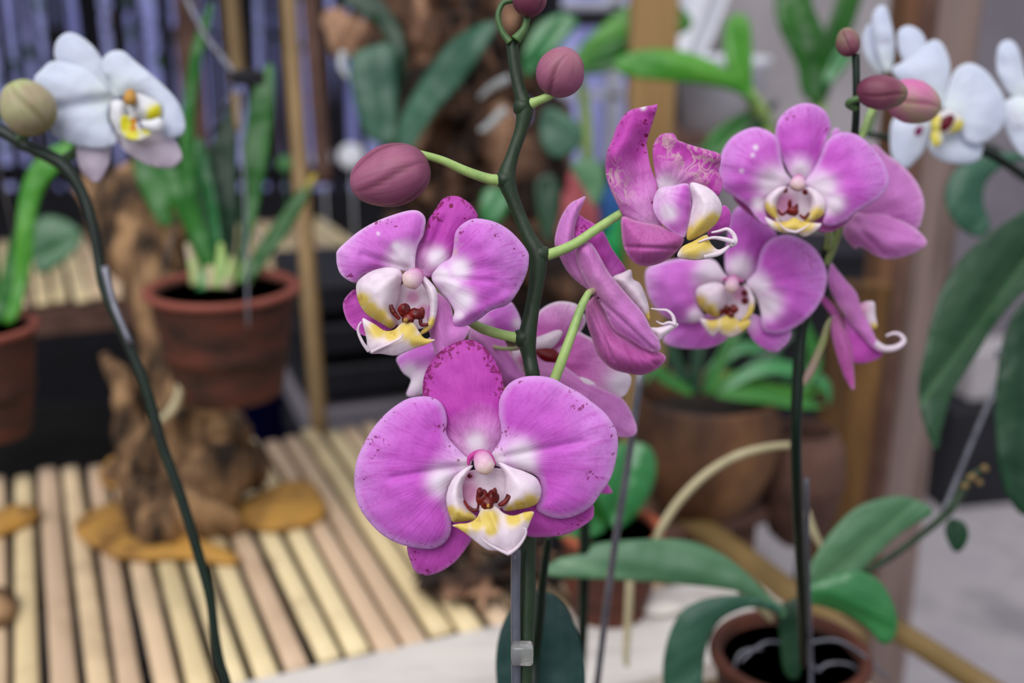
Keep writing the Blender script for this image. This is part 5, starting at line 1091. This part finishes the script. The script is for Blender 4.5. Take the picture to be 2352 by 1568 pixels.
# =============================== RIGHT PINK ORCHID
B = empty('orchid_plant', P(1815, 1440, .74), label='second pink moth orchid, right of the front one, with broad grey-green leaves at its foot', cat='orchid')
dB = .52
stick(B, SF, [(1966, 125, .50), (1967, 220, .502), (1964, 300, .508), (1950, 400, .53), (1920, 500, .548), (1896, 580, .56), (1870, 660, .566), (1842, 750, .568), (1834, 850, .568), (1828, 1000, .572), (1832, 1150, .59), (1840, 1300, .63), (1846, 1420, .67), (1850, 1520, .72)],
      [9, 8.5, 9, 10, 11, 12, 13, 13, 14, 12.5, 13, 13, 14, 14], dB, 'stem_black', 'stem')
g = Geo(); g.tube(Z((1852, 1100, .60), (1856, 1300, .64), (1862, 1500, .69), (1862, 1600, .70)), [.0014] * 4, 8, 4); build('support_wire', g, M['stake'], origin=P(1862, 1600, .7), label='thin shiny grey wire stake along the second pink orchid stem', cat='wire')
bud(B, C6, (240, 345), 118, 98, 100, .498, 'bud_dark', phase=2.2)
bud(B, C6, (520, 755), 205, 142, -6, .496, 'bud_dark', phase=.9, label='brownish pink bud right of the stem top')
bud(B, C6, (775, 830), 225, 178, -20, .530, 'bud_pink', phase=.8, label='larger rosy bud just behind')
stick(B, SF, [(1966, 250, .502), (1950, 240, .50), (1955, 232, .498), (1975, 225, .497)], [8, 9, 8, 8], .5, 'stem_mid', 'flower_stalk')
stick(B, SF, [(1975, 320, .51), (1988, 290, .515), (2002, 255, .525), (2020, 240, .53)], [8, 9, 9, 8], .5, 'stalk', 'flower_stalk')
# --- top flower
F = empty('flower', P(1832, 425, .52), B, label='upper open pink flower on the right orchid')
e7 = .50
pet(F, C4, 'sepal', [(870, 480), (820, 455), (780, 380), (745, 280), (742, 215), (765, 155), (820, 105), (890, 82), (960, 95), (1010, 140), (1028, 210), (1005, 270), (985, 340), (960, 410), (920, 465)], (870, 480), (890, 90), e7, 'petal', off=20, bulge=20, spots={'dark': [(838, 150, 10), (905, 118, 5)], 'freckle': [(1005, 200, 40), (800, 160, 60)], 'pale': [(870, 430, 60)]})
pet(F, C4, 'sepal', [(700, 540), (560, 560), (520, 560), (560, 615), (640, 680), (720, 712), (780, 640)], (800, 560), (560, 600), e7, 'petal_back', off=30, bulge=6)
pet(F, C4, 'sepal', [(960, 560), (1180, 620), (1150, 650), (1110, 700), (1040, 742), (970, 742), (900, 680)], (900, 560), (1120, 690), e7, 'petal_back', off=30, bulge=6)
pet(F, C4, 'petal', [(825, 490), (790, 430), (770, 350), (760, 285), (730, 240), (650, 206), (570, 225), (500, 275), (460, 350), (450, 440), (466, 520), (530, 565), (600, 615), (650, 680), (705, 712), (690, 620), (715, 560), (775, 520)], (820, 500), (470, 420), e7, 'petal', off=-2, bulge=28, sh=.2, keel=5, spots={'pale': [(740, 500, 110), (660, 600, 50), (640, 310, 16), (568, 430, 12), (625, 350, 12)]})
pet(F, C4, 'petal', [(890, 490), (935, 430), (975, 350), (1000, 285), (1050, 242), (1110, 232), (1180, 255), (1260, 330), (1310, 410), (1326, 490), (1290, 560), (1220, 608), (1150, 650), (1100, 690), (1030, 715), (985, 700), (995, 640), (960, 550), (915, 515)], (890, 500), (1300, 470), e7, 'petal', off=-4, bulge=28, sh=.2, keel=5, spots={'pale': [(980, 520, 90), (1040, 600, 70)]})
lobes(F, C4, e7, [
    ([(770, 530), (860, 500), (930, 530), (940, 620), (900, 700), (800, 710), (745, 640)], (850, 510), (840, 700), dict(off=4, bulge=-4, spots={'red': [(790, 530, 18), (895, 540, 18)], 'pnk': [(790, 600, 70)]})),
    ([(800, 510), (750, 520), (700, 560), (688, 600), (696, 640), (740, 680), (772, 692), (750, 650), (750, 590), (775, 550)], (800, 510), (740, 680), dict(off=-20, bulge=14, spots={'yel': [(720, 650, 40), (695, 620, 25)]})),
    ([(900, 515), (950, 530), (995, 580), (998, 620), (985, 660), (930, 692), (880, 700), (910, 650), (925, 590)], (900, 520), (930, 690), dict(off=-20, bulge=14, spots={'yel': [(960, 660, 40), (900, 690, 26)]})),
    ([(688, 668), (740, 690), (800, 690), (840, 670), (880, 690), (960, 700), (980, 705), (945, 745), (890, 770), (845, 748), (790, 752), (720, 725)], (840, 670), (840, 765), dict(off=-40, bulge=10, spots={'yel': [(840, 700, 50), (780, 700, 40), (900, 705, 40)]})),
    ], [([(840, 745), (790, 730), (742, 676)], 3.6, -60), ([(840, 748), (880, 730), (922, 702)], 3.6, -60)], label='cream lip with yellow edges and maroon throat')
lumps(F, C4, e7, [(830, 640, 24, 1.2, 1.1, -36), (815, 600, 14, .8, 1.6, -30), (850, 615, 12, .8, 1.2, -30)], [([(752, 630), (775, 655), (800, 640)], 4, -28), ([(915, 645), (890, 672), (865, 655)], 4, -28)])
column(F, C4, (860, 475), (853, 525), 17, e7, -24)
stick(B, SF, [(1900, 570, .558), (1905, 540, .54), (1900, 500, .525), (1880, 460, .513), (1840, 430, .508)], [8, 9, 8, 6, 5], .5, 'stalk', 'flower_stalk')
# --- lower flower
F = empty('flower', P(1685, 665, .54), B, label='lower open pink flower on the right orchid')
e8 = .53
pet(F, C4, 'sepal', [(540, 1000), (490, 960), (480, 880), (490, 800), (505, 700), (530, 630), (580, 610), (640, 650), (700, 700), (750, 760), (700, 800), (670, 880), (650, 950), (610, 990)], (550, 1000), (600, 640), e8, 'petal', off=20, bulge=20, spots={'pale': [(560, 930, 80)]})
pet(F, C4, 'sepal', [(480, 1150), (380, 1170), (250, 1195), (165, 1290), (200, 1332), (300, 1347), (400, 1342), (490, 1300), (530, 1220)], (520, 1140), (200, 1300), e8, 'petal_soft', off=32, bulge=14)
pet(F, C4, 'sepal', [(570, 1170), (640, 1170), (720, 1220), (820, 1250), (810, 1310), (775, 1345), (742, 1366), (670, 1340), (610, 1280)], (570, 1160), (760, 1350), e8, 'petal_soft', off=32, bulge=14)
pet(F, C4, 'petal', [(520, 1000), (480, 960), (440, 900), (400, 882), (330, 876), (240, 882), (130, 908), (74, 945), (78, 1040), (110, 1120), (170, 1180), (240, 1208), (330, 1213), (375, 1180), (345, 1120), (340, 1060), (390, 1020), (460, 1010)], (530, 1010), (100, 1000), e8, 'petal_soft', off=-2, bulge=26, sh=.1, spots={'pale': [(420, 950, 100), (330, 1180, 50)]})
pet(F, C4, 'petal', [(590, 1010), (640, 950), (665, 850), (715, 785), (800, 760), (890, 790), (960, 850), (1005, 950), (996, 1050), (950, 1140), (880, 1210), (800, 1258), (730, 1270), (675, 1245), (664, 1150), (640, 1075)], (590, 1015), (980, 960), e8, 'petal', off=-4, bulge=28, sh=.25, keel=5, spots={'pale': [(650, 1030, 80), (700, 1120, 90)], 'freckle': [(920, 890, 60)]})
lobes(F, C4, e8, [
    ([(470, 1030), (560, 1020), (610, 1060), (610, 1150), (560, 1200), (480, 1190), (450, 1120)], (530, 1030), (530, 1190), dict(off=4, bulge=-4, spots={'pnk': [(560, 1060, 50)], 'red': [(582, 1060, 20), (584, 1100, 22)]})),
    ([(333, 1050), (365, 1018), (440, 1003), (485, 1030), (490, 1090), (465, 1150), (442, 1186), (385, 1160), (345, 1115)], (480, 1020), (400, 1170), dict(off=-20, bulge=26, spots={'yel': [(350, 1110, 36), (400, 1155, 40), (440, 1180, 30)]})),
    ([(575, 1010), (610, 1040), (634, 1090), (632, 1140), (610, 1185), (570, 1212), (565, 1200), (598, 1150), (606, 1090), (595, 1050)], (580, 1015), (580, 1210), dict(off=-24, bulge=8, spots={'yel': [(620, 1160, 40), (580, 1200, 30)]})),
    ([(354, 1190), (420, 1200), (480, 1178), (520, 1170), (560, 1205), (612, 1196), (606, 1230), (560, 1268), (510, 1287), (470, 1275), (448, 1260), (418, 1282), (385, 1250)], (510, 1180), (470, 1280), dict(off=-38, bulge=10, spots={'yel': [(420, 1210, 34), (500, 1210, 50), (580, 1215, 40)]})),
    ], label='cream lip with ochre edges and maroon throat')
lumps(F, C4, e8, [(490, 1145, 20, .9, 1.5, -36), (525, 1140, 22, 1.1, 1.1, -38), (465, 1155, 12, .8, 1.6, -34), (512, 1170, 20, .9, 1.0, -40)])
column(F, C4, (525, 990), (508, 1055), 15, e8, -24)
g = Geo(); pp = T(C4, [(470, 990), (490, 985), (520, 988), (550, 992), (575, 1000)]); g.tube([P(x, y, e8 * (1 - 8 / FP)) for x, y in pp], [r * e8 / FP for r in (2, 3.5, 4.5, 4.5, 3)], 10, 5)
g.a['b'] = [0.02] * len(g.v); build('column_collar', g, M['column'], F)
stick(B, SF, [(1850, 740, .568), (1800, 720, .56), (1740, 690, .55), (1690, 660, .545)], [8, 8, 6, 5], .5, 'stalk', 'flower_stalk')
# --- flower facing away at the right
F = empty('flower', P(1960, 500, .54), B, label='pink flower facing away to the right, behind the upper flower')
e9 = .54
pet(F, C4, 'petal', [(1230, 300), (1320, 350), (1400, 408), (1470, 490), (1506, 580), (1502, 660), (1465, 735), (1350, 720), (1230, 690), (1130, 680), (1150, 560)], (1120, 680), (1480, 540), e9, 'petal_pale', off=0, bulge=30)
pet(F, C4, 'sepal', [(1090, 730), (1120, 660), (1200, 640), (1300, 650), (1400, 690), (1470, 732), (1520, 790), (1510, 822), (1440, 860), (1340, 886), (1260, 870), (1205, 835), (1165, 822), (1155, 835), (1100, 780)], (1110, 690), (1500, 800), e9, 'petal_pale', off=-14, bulge=34, fold=[(1150, 690, 1480, 780, 8, 24), (1150, 700, 1300, 860, 6, 18)])
pet(F, C4, 'petal', [(1020, 300), (1035, 225), (1060, 210), (1080, 230), (1100, 300)], (1080, 400), (1050, 215), e9, 'petal_soft', off=6, bulge=6)
stick(B, SF, [(1898, 606, .561), (1915, 560, .556), (1930, 520, .55), (1945, 500, .548)], [9, 10, 9, 7], .5, 'stalk', 'flower_stalk')
# --- side flower, lowest right
F = empty('flower', P(1925, 730, .56), B, label='small pink flower in profile at the lower right of the right orchid')
e0 = .555
pet(F, C4, 'sepal', [(983, 1066), (1030, 1108), (1065, 1150), (1095, 1220), (1060, 1210), (1010, 1150), (976, 1100)], (1090, 1200), (985, 1080), e0, 'petal_back', off=14, bulge=8)
pet(F, C4, 'petal', [(1095, 1180), (1140, 1140), (1160, 1130), (1200, 1190), (1250, 1290), (1294, 1368), (1250, 1405), (1180, 1422), (1138, 1402), (1110, 1300)], (1100, 1190), (1260, 1390), e0, 'sepal_deep', off=6, bulge=14)
pet(F, C4, 'sepal', [(1045, 1170), (1100, 1250), (1138, 1350), (1145, 1450), (1147, 1560), (1100, 1500), (1060, 1390), (1030, 1270), (1032, 1200)], (1060, 1180), (1145, 1540), e0, 'petal_back', off=0, bulge=14)
pet(F, C4, 'petal', [(1028, 905), (1060, 940), (1110, 1000), (1160, 1060), (1182, 1130), (1232, 1230), (1272, 1325), (1288, 1362), (1240, 1340), (1180, 1275), (1100, 1180), (1040, 1080), (1010, 990)], (1075, 1180), (1035, 920), e0, 'petal_pale', off=-14, bulge=14)
lobes(F, C4, e0, [([(1155, 1150), (1185, 1110), (1248, 1104), (1256, 1170), (1266, 1232), (1235, 1240), (1190, 1190)], (1160, 1160), (1250, 1230), dict(off=-6, bulge=10, spots={'pnk': [(1160, 1140, 70)], 'yel': [(1250, 1240, 24)]}))],
      [([(1250, 1315), (1300, 1345), (1360, 1340), (1402, 1308), (1385, 1275), (1350, 1266), (1310, 1280)], 9.5, -10)], label='small lip with a white hooked tip')
stick(B, SF, [(1838, 885, .569), (1862, 850, .566), (1888, 790, .562), (1902, 745, .56), (1922, 722, .56)], [9, 10, 9, 7, 6], .5, 'stalk_pink', 'flower_stalk')
# --- its leaves and pot
dl = .76
leaf(B, [(1800, 1420), (1770, 1400), (1700, 1360), (1600, 1345), (1480, 1335), (1380, 1330), (1262, 1322), (1258, 1300), (1290, 1280), (1345, 1268), (1360, 1250), (1440, 1240), (1560, 1238), (1640, 1262), (1710, 1310), (1770, 1370), (1805, 1400)], (1815, 1425), (1300, 1290), .74, 'leaf_grey', bulge=20, ripple=5, keel=14, tilt=(0, -.3))
leaf(B, [(1790, 1410), (1745, 1395), (1700, 1400), (1650, 1430), (1622, 1490), (1612, 1580), (1600, 1680), (1540, 1640), (1522, 1560), (1530, 1480), (1560, 1410), (1610, 1378), (1680, 1366), (1740, 1372), (1795, 1395)], (1800, 1410), (1560, 1560), .72, 'leaf_teal', bulge=24, ripple=5, keel=12)
leaf(B, [(1850, 1330), (1870, 1280), (1910, 1220), (1960, 1170), (2020, 1145), (2080, 1140), (2130, 1160), (2142, 1180), (2100, 1205), (2050, 1240), (2000, 1290), (1960, 1330), (1900, 1370), (1855, 1390)], (1850, 1370), (2100, 1160), .78, 'leaf_grey', bulge=20, ripple=5, keel=14)
leaf(B, [(1850, 1350), (1900, 1325), (1960, 1310), (2010, 1325), (2045, 1370), (2062, 1430), (2050, 1470), (2025, 1478), (1990, 1440), (1940, 1410), (1880, 1390), (1850, 1385)], (1850, 1370), (2030, 1440), .73, 'leaf_mid', bulge=34, ripple=4, keel=14)
leaf(B, [(1785, 1400), (1810, 1380), (1850, 1370), (1860, 1420), (1850, 1500), (1830, 1560), (1800, 1540), (1790, 1460)], (1820, 1600), (1820, 1380), .75, 'leaf_dark', bulge=20, ripple=4)
stick(B, SF, [(1990, 1312, .75), (2060, 1270, .76), (2150, 1200, .77), (2190, 1160, .78), (2225, 1100, .78), (2262, 1075, .78)], [8, 8, 9, 11, 9, 6], .77, 'stem', 'old_flower_spike', 'old knobbly flower spike reaching right')
for x, y, r in ((2232, 1096, 10), (2250, 1108, 8), (2262, 1075, 9), (2215, 1115, 8)):
    g = Geo(); g.blob(P(x, y, .778), r * .78 / FP, nz=.3, nf=200); build('dried_bract', g, M['bamboo_green'], B)
leaf(B, [(2185, 1190), (2215, 1200), (2225, 1230), (2210, 1262), (2190, 1265), (2172, 1230), (2172, 1205)], (2190, 1190), (2200, 1260), .77, 'leaf_dark', bulge=10, ripple=2, step=6)
for pts, rr, dd in (([(1815, 1022), (1760, 1028), (1690, 1048), (1620, 1090), (1560, 1150), (1520, 1210), (1505, 1245)], [8, 9, 10, 10, 10.5, 10, 7], .80),
                    ([(1447, 1325), (1444, 1400), (1438, 1500), (1440, 1530)], [9, 9, 8, 5], .9), ([(1852, 1175), (1868, 1220), (1890, 1262)], [9, 9, 6], .8),
                    ([(1700, 1360), (1740, 1390), (1775, 1425)], [10, 10, 7], .76)):
    stick(B, SF, pts, rr, dd, 'root', 'aerial_root')
_, c_ = clay_pot(1815, 1490, .80, .056, .125, 'terracotta pot of the second pink orchid at the bottom right, wires over its dark filling', body='terra', rim='terra_small')
w_ = empty('wire_coil', c_ + Vector((0, -.01, .004)), label='loops of thin grey wire lying over the pot of the second pink orchid', cat='wire')
for k, pts in enumerate([[(1700, 1520), (1760, 1475), (1830, 1490), (1880, 1540), (1940, 1560)], [(1860, 1560), (1900, 1525), (1960, 1530), (1990, 1580)], [(1840, 1480), (1920, 1470), (1990, 1510), (2040, 1560)], [(1680, 1560), (1700, 1500), (1750, 1490)]]):
    g = Geo(); g.tube([P(x, y, .79) for x, y in pts], [.0012] * len(pts), 8, 6); build('wire_strand', g, M['wire'], w_)

# =============================== LEFT WHITE ORCHID
Cw = empty('orchid_plant', P(560, 1900, .62), label='white moth orchid at the left edge with an olive bud and long dark curving stem', cat='orchid')
DW = .60
stick(Cw, SF, [(-60, 285), (0, 300), (60, 335), (140, 375), (188, 440), (214, 520), (228, 600), (242, 670), (290, 780), (335, 890), (372, 1020), (412, 1130), (452, 1260), (482, 1370), (492, 1450), (505, 1520), (525, 1590), (560, 1800), (570, 1900)],
      [14, 14, 14, 16, 12, 12, 12, 12, 12, 12, 12, 12, 12, 11, 11, 11, 11, 11, 11], DW, 'stem_black', 'stem')
g = Geo(); g.tube(Z((240, 612, .597), (262, 700, .595), (300, 790, .594)), [.0022, .0018, .0018], 8, 4); build('support_wire', g, M['wire'], origin=P(262, 700, .595), label='short grey wire tip clipped to the dark stem of the left white orchid', cat='wire')
bud(Cw, C5, (235, 775), 240, 232, 115, .585, 'bud_green', phase=.9, toward=.3, label='olive bud left of the white flower')
stick(Cw, SF, [(40, 320), (60, 308), (70, 295)], [10, 9, 8], .59, 'stem_mid', 'flower_stalk')
stick(Cw, SF, [(140, 372), (165, 352), (200, 320), (255, 270)], [14, 9, 8, 7], .61, 'stem_mid', 'flower_stalk')
F = empty('flower', P(265, 230, .6), Cw, label='white flower with a yellow lip')
ew = .60
kw = dict(step=8, ripple=8, bulge=16)
pet(F, C5, 'sepal', [(640, 1000), (650, 1100), (660, 1200), (690, 1310), (760, 1382), (830, 1420), (890, 1352), (940, 1240), (945, 1100), (940, 980)], (900, 800), (830, 1410), ew, 'petal_white_back', off=30, **kw)
pet(F, C5, 'sepal', [(980, 1000), (1020, 1080), (1080, 1155), (1200, 1235), (1330, 1283), (1460, 1292), (1540, 1245), (1562, 1180), (1500, 1050), (1370, 960), (1150, 940), (1000, 900)], (1000, 850), (1540, 1230), ew, 'petal_white_back', off=20, **kw)
pet(F, C5, 'sepal', [(980, 640), (930, 480), (870, 350), (800, 250), (720, 180), (640, 136), (560, 134), (492, 190), (465, 270), (474, 360), (520, 420), (650, 520), (800, 620)], (980, 660), (560, 150), ew, 'petal_white', off=24, **kw)
pet(F, C5, 'petal', [(985, 700), (880, 560), (740, 440), (600, 395), (450, 375), (362, 440), (292, 530), (340, 640), (410, 720), (455, 830), (430, 980), (560, 1062), (700, 1108), (850, 1121), (960, 1102), (1006, 1050), (955, 950), (925, 850), (935, 760)], (980, 700), (330, 560), ew, 'petal_white', off=0, fold=[(960, 700, 480, 790, 18, 60)], **kw)
pet(F, C5, 'petal', [(985, 690), (925, 560), (872, 430), (882, 350), (950, 292), (1050, 286), (1130, 350), (1250, 450), (1400, 580), (1500, 690), (1562, 800), (1590, 930), (1562, 1008), (1500, 1030), (1420, 1022), (1370, 950), (1370, 800), (1290, 690), (1150, 650)], (990, 690), (1560, 900), ew, 'petal_white', off=-4, fold=[(990, 680, 920, 540, 18, 30)], **kw)
lobes(F, C5, ew, [
    ([(960, 715), (1060, 720), (1085, 840), (1070, 960), (1040, 1022), (985, 960), (942, 850)], (1000, 720), (1030, 1010), dict(off=-14, bulge=16, step=6)),
    ([(1090, 660), (1160, 645), (1260, 672), (1372, 740), (1382, 850), (1318, 905), (1210, 880), (1110, 850)], (1100, 680), (1340, 860), dict(off=-16, bulge=20, step=6, spots={'yel': [(1320, 820, 60), (1300, 850, 40), (1345, 780, 34)]})),
    ([(1035, 860), (1100, 840), (1170, 880), (1210, 960), (1300, 940), (1330, 980), (1280, 1020), (1200, 1052), (1100, 1042), (1045, 1000)], (1100, 850), (1200, 1040), dict(off=-30, bulge=-6, step=6, spots={'yel': [(1070, 920, 70), (1130, 1000, 60), (1260, 950, 50), (1060, 860, 40)], 'red': [(1145, 890, 34), (1140, 950, 34)]})),
    ([(1200, 890), (1290, 880), (1380, 860), (1400, 940), (1340, 990), (1240, 950)], (1210, 900), (1390, 900), dict(off=-34, bulge=10, step=6)),
    ([(1090, 660), (1080, 780), (1100, 850), (1200, 880), (1180, 700)], (1120, 680), (1130, 860), dict(off=4, bulge=4, step=6))], m='lip_white', label='white lip with bright yellow patches')
column(F, C5, (1120, 650), (1110, 750), 14, ew, -20, m='bark')
clay_pot(570, 1960, .60, .055, .11, 'terracotta pot of the left white orchid, below the frame', body='terra_small')

# =============================== RIGHT WHITE ORCHIDS
Dw = empty('orchid_plant', P(2420, 420, .8), label='white moth orchid spike with maroon-throated flowers entering from the right edge', cat='orchid')
ez = .68
stick(Dw, SF, [(1990, 308, .72), (2060, 318, .72), (2150, 330, .72), (2250, 345, .72), (2310, 375, .72), (2360, 410, .73), (2460, 480, .75), (2560, 700, .8)], [7, 8, 9, 10, 10, 10, 10, 10], ez, 'stem_black', 'stem')
F = empty('flower', P(2020, 110, .66), Dw, label='white flower in profile at the left end of the spike')
pet(F, C6, 'petal', [(540, 600), (480, 590), (430, 540), (380, 450), (356, 330), (380, 235), (430, 190), (490, 240), (540, 400)], (540, 600), (400, 220), .71, 'petal_white', step=8, off=0, bulge=10)
pet(F, C6, 'petal', [(560, 600), (500, 480), (460, 340), (436, 180), (450, 100), (490, 50), (530, 42), (566, 75), (600, 200), (626, 350), (620, 480), (600, 560)], (560, 600), (510, 50), .705, 'petal_white', step=8, off=-10, bulge=10, spots={'freckle': [(540, 340, 60)]})
F = empty('flower', P(2170, 260, .64), Dw, label='white flower with a maroon throat behind the rosy bud')
kw = dict(step=8, ripple=6, bulge=14)
pet(F, C6, 'sepal', [(880, 880), (760, 900), (640, 950), (595, 1010), (584, 1150), (600, 1282), (655, 1352), (710, 1382), (800, 1312), (880, 1200), (920, 1050)], (940, 900), (700, 1370), ez, 'petal_white', off=26, spots={'dark': [(815, 1080, 42), (835, 1050, 30)]}, **kw)
pet(F, C6, 'sepal', [(960, 1080), (900, 1180), (930, 1262), (1000, 1312), (1120, 1342), (1250, 1336), (1322, 1290), (1345, 1180), (1250, 1120), (1100, 1040)], (1020, 1000), (1180, 1335), ez, 'petal_white', off=20, **kw)
pet(F, C6, 'petal', [(960, 820), (800, 620), (700, 520), (652, 400), (645, 300), (662, 240), (740, 208), (830, 250), (880, 335), (900, 450), (960, 650)], (1000, 860), (720, 220), ez, 'petal_white', off=22, **kw)
pet(F, C6, 'petal', [(1010, 890), (920, 880), (800, 760), (640, 640), (600, 560), (700, 500), (800, 440), (860, 380), (930, 326), (1000, 342), (1052, 430), (1080, 550), (1060, 700), (1030, 850)], (1010, 900), (920, 340), ez, 'petal_white', off=8, **kw)
pet(F, C6, 'petal', [(1020, 880), (1055, 740), (1095, 610), (1165, 535), (1260, 518), (1370, 580), (1450, 680), (1520, 800), (1532, 940), (1490, 1060), (1400, 1140), (1300, 1180), (1200, 1150), (1130, 1000), (1060, 930)], (1020, 900), (1480, 780), ez, 'petal_white', off=-4, **kw)
lobes(F, C6, ez, [
    ([(960, 940), (1060, 900), (1140, 930), (1190, 990), (1170, 1060), (1100, 1090), (1010, 1110), (940, 1080), (920, 1010)], (1040, 930), (1060, 1100), dict(off=-24, bulge=14, step=6, spots={'red': [(1050, 1000, 62), (1080, 970, 44), (1030, 1040, 44)], 'yel': [(940, 1050, 60), (1160, 1030, 50), (1120, 1070, 40), (960, 980, 40)]})),
    ([(925, 1080), (1000, 1090), (1020, 1150), (980, 1200), (930, 1180)], (960, 1090), (970, 1190), dict(off=-30, bulge=8, step=6, spots={'yel': [(940, 1120, 50), (960, 1170, 40)]}))], m='lip_dark', label='maroon and yellow lip')
stick(Dw, SF, [(2240, 345, .72), (2215, 300, .715), (2180, 260, .70)], [7, 6, 5], .65, 'stem_mid', 'flower_stalk')
stick(Dw, SF, [(1995, 308, .72), (2010, 250, .72), (2030, 170, .72)], [7, 6, 5], .65, 'stem_mid', 'flower_stalk')
F = empty('flower', P(2350, 240, .66), Dw, label='white flower cut off by the right edge')
pet(F, C6, 'petal', [(1480, 640), (1454, 520), (1462, 420), (1492, 350), (1560, 324), (1622, 370), (1662, 480), (1700, 640), (1760, 760), (1720, 850), (1580, 790)], (1740, 820), (1550, 330), .70, 'petal_white', step=8, bulge=12)
pet(F, C6, 'petal', [(1500, 860), (1600, 790), (1720, 800), (1860, 900), (1880, 1150), (1760, 1320), (1690, 1290), (1600, 1200), (1540, 1080), (1496, 960)], (1720, 830), (1600, 1180), .695, 'petal_white', step=8, bulge=12, spots={'freckle': [(1600, 940, 90), (1650, 1030, 70)]})
stick(Dw, SF, [(2350, 405, .73), (2380, 340, .73), (2370, 250, .72)], [7, 6, 5], .65, 'stem_mid', 'flower_stalk')
